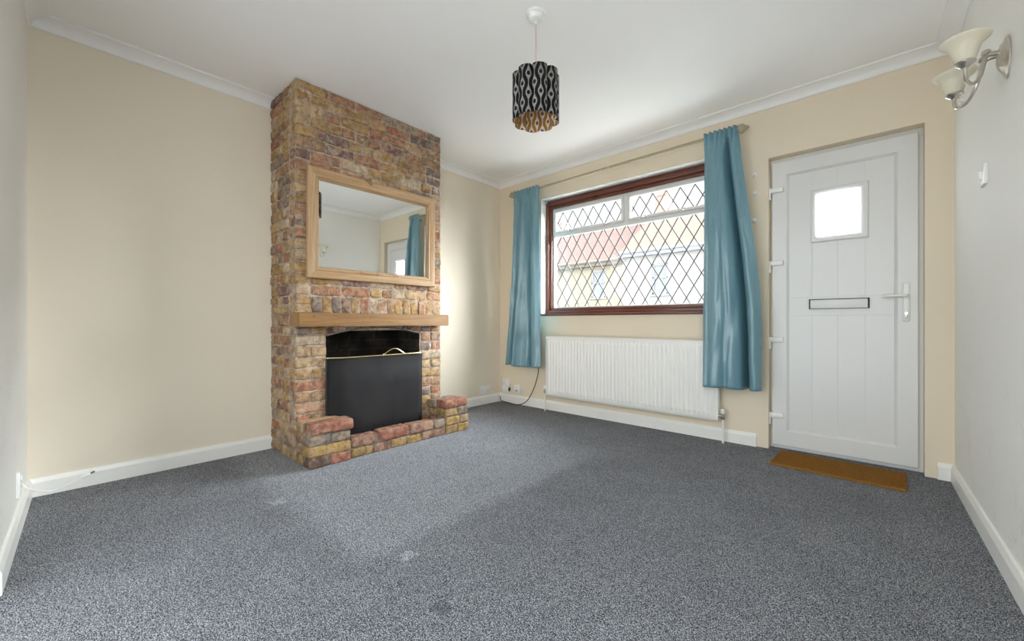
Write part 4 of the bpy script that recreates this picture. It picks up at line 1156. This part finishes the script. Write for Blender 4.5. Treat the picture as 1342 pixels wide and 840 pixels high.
def house(label, x0, x1, ez, rz, wall, fas, tile, wins, chims):
    h = tag(empty('terraced_house', ((x0 + x1) / 2, 14.0, -2.0)), label, 'house', 'houses across the street')
    bm = bmesh.new(); wall_cells(bm, (x0, 14.0), (x1, 14.0), (0, 1), 0.25, -2.0, ez + 0.1, [(a - x0, b - x0, c, d, 0) for a, b, c, d in wins])
    box(bm, (x0, 14.25, -2), (x0 + 0.2, 20.0, ez)); box(bm, (x1 - 0.2, 14.25, -2), (x1, 20.0, ez)); box(bm, (x0, 19.8, -2), (x1, 20, ez))
    finish('house_wall', bm, wall, h, smooth=False)
    bm = bmesh.new()
    v = [bm.verts.new(p) for p in ((x0, 13.72, ez + 0.02), (x1, 13.72, ez + 0.02), (x1, 17.0, rz), (x0, 17.0, rz), (x1, 20.3, ez), (x0, 20.3, ez))]
    u = [bm.verts.new(q.co - Vector((0, 0, 0.12))) for q in v]
    for a in ((0, 1, 2, 3), (3, 2, 4, 5)): bm.faces.new([v[k] for k in a]); bm.faces.new([u[k] for k in a[::-1]])
    for a in ((0, 1), (1, 2), (2, 4), (4, 5), (5, 3), (3, 0)): bm.faces.new((v[a[0]], v[a[1]], u[a[1]], u[a[0]]))
    # gable triangles
    for xx in (x0 + 0.02, x1 - 0.02): bm.faces.new([bm.verts.new(p) for p in ((xx, 14.0, ez), (xx, 17.0, rz - 0.1), (xx, 20.0, ez))])
    finish('roof', bm, tile, h, smooth=False)
    bm = bmesh.new(); box(bm, (x0, 13.70, ez - 0.19), (x1, 13.99, ez - 0.02), 0.01); tube(bm, [(x0, 13.66, ez - 0.03), (x1, 13.66, ez - 0.03)], 0.055, 10)
    finish('gutter', bm, fas, h)
    for a, b, c, d in wins:
        bm = bmesh.new()
        for q in ((a, b, d - 0.07, d), (a, b, c, c + 0.07), (a, a + 0.07, c, d), (b - 0.07, b, c, d), (a, b, (c * .45 + d * .55) - 0.03, (c * .45 + d * .55) + 0.03)): box(bm, (q[0], 14.03, q[2]), (q[1], 14.12, q[3]), 0.005)
        box(bm, (a - 0.06, 13.93, c - 0.06), (b + 0.06, 14.1, c), 0.005)
        f = finish('house_window', bm, M['fascia_w'], h)
        bm = bmesh.new(); box(bm, (a + 0.05, 14.075, c + 0.05), (b - 0.05, 14.085, d - 0.05)); finish('house_pane', bm, M['house_glass'], f, smooth=False)
    for cx_, w, zt in chims:
        bm = bmesh.new(); box(bm, (cx_ - w / 2, 16.7, rz - 0.5), (cx_ + w / 2, 17.3, zt), 0.01); box(bm, (cx_ - w / 2 - 0.05, 16.65, zt - 0.14), (cx_ + w / 2 + 0.05, 17.35, zt - 0.04), 0.01)
        for q in (-0.25, 0.25): lathe(bm, [(0, zt), (0.11, zt), (0.09, zt + 0.3), (0.07, zt + 0.3), (0, zt + 0.3)], Matrix.Translation((cx_ + q * w, 17.0, 0)), 12)
        finish('chimney_stack', bm, M['chim_red'], h)
house('cream rendered house with pink tiled roof across the street, left half of the window view', -22.0, -7.14, 3.22, 5.35, M['render_c'], M['fascia_b'], M['tile_p'],
      [(-8.48, -7.86, 1.84, 2.90), (-11.2, -10.3, 1.84, 2.90)], [(-12.0, 0.5, 5.9)])
house('white rendered house with orange tiled roof across the street, right half of the window view', -7.14, 4.0, 3.42, 5.55, M['render_w'], M['fascia_w'], M['tile_o'],
      [(-6.03, -5.46, 1.86, 2.94), (-3.0, -2.2, 1.86, 2.94)], [(-6.80, 0.48, 6.25)])

# ------------------------------------------------------------------ light
SUNSIDE, BACKSKY, FRONTSKY = 20.0, 1.6, 0.50             # a hazy sun stands to the front right; the sky over the street is dimmer
w = bpy.data.worlds.new('overcast_sky'); SC.world = w; w.use_nodes = True
nt = w.node_tree; nt.nodes.clear()
wo = nt.nodes.new('ShaderNodeOutputWorld'); bg = nt.nodes.new('ShaderNodeBackground')
tc = nt.nodes.new('ShaderNodeTexCoord'); sp = nt.nodes.new('ShaderNodeSeparateXYZ'); nt.links.new(tc.outputs['Generated'], sp.inputs[0])
cr = nt.nodes.new('ShaderNodeValToRGB'); mr_ = nt.nodes.new('ShaderNodeMapRange'); mr_.inputs['From Min'].default_value = -1; mr_.inputs['From Max'].default_value = 1
nt.links.new(sp.outputs[2], mr_.inputs[0]); nt.links.new(mr_.outputs[0], cr.inputs[0])
e = cr.color_ramp.elements; e[0].position = 0.40; e[0].color = (0.50, 0.50, 0.50, 1); e[1].position = 0.52; e[1].color = (0.95, 0.97, 1.0, 1)
q = e.new(0.85); q.color = (0.86, 0.93, 1.0, 1)
nt.links.new(cr.outputs[0], bg.inputs[0])
def mrange(src, a, b, lo, hi):
    m = nt.nodes.new('ShaderNodeMapRange'); m.interpolation_type = 'SMOOTHSTEP'; nt.links.new(src, m.inputs[0])
    for k, v in (('From Min', a), ('From Max', b), ('To Min', lo), ('To Max', hi)): m.inputs[k].default_value = v
    return m.outputs[0]
dt = nt.nodes.new('ShaderNodeVectorMath'); dt.operation = 'DOT_PRODUCT'; nt.links.new(tc.outputs['Generated'], dt.inputs[0]); dt.inputs[1].default_value = (0.66, 0.66, 0.36)
ad = nt.nodes.new('ShaderNodeMath'); ad.operation = 'ADD'
nt.links.new(mrange(dt.outputs['Value'], 0.70, 0.98, 0.0, SUNSIDE), ad.inputs[0])
nt.links.new(mrange(sp.outputs[1], -0.25, 0.45, BACKSKY, FRONTSKY), ad.inputs[1])
nt.links.new(ad.outputs[0], bg.inputs[1])
nt.links.new(bg.outputs[0], wo.inputs[0])

def portal(name, loc, rot, sx, sy):
    l = bpy.data.lights.new(name, 'AREA'); l.shape = 'RECTANGLE'; l.size = sx; l.size_y = sy; l.cycles.is_portal = True
    o = bpy.data.objects.new(name, l); o.location = loc; o.rotation_euler = rot; COL.objects.link(o)
portal('window_daylight', ((WX0 + WX1) / 2, YF + 0.23, (WZ0 + WZ1) / 2), (radians(-90), 0, 0), WX1 - WX0, WZ1 - WZ0)
pc = nw((PX0 + PX1) / 2, 0.2, PZ / 2)
q_ = sw((SX0 + SX1) / 2, 0.2, (SZ0_ + SZ1_) / 2)
portal('side_fill_daylight', q_, (radians(90), 0, math.atan2(rd_.y, rd_.x) + pi), SX1 - SX0, SZ1_ - SZ0_)  # guides sky light in through the added side window
portal('patio_fill_daylight', pc, (radians(90), 0, math.atan2(nd.y, nd.x)), PX1 - PX0, PZ)  # guides sky light in through the added patio doors

# ------------------------------------------------------------------ camera and view
cam = bpy.data.cameras.new('camera'); co = bpy.data.objects.new('camera', cam); COL.objects.link(co)
co.location = (0, 0, 0.9); co.rotation_euler = (radians(90), 0, radians(42.1))
cam.sensor_width = 36; cam.lens = 538 / 1342 * 36; cam.shift_y = 2 / 1342; cam.clip_start = 0.02
SC.camera = co
vs = SC.view_settings; vs.view_transform = 'Standard'; vs.look = 'None'; vs.gamma = 1; vs.use_curve_mapping = False
vs.exposure = 1.56
SC.cycles.max_bounces = 14; SC.cycles.diffuse_bounces = 8; SC.cycles.transparent_max_bounces = 12
SC.cycles.caustics_reflective = False; SC.cycles.caustics_refractive = False
SC.cycles.use_denoising = True
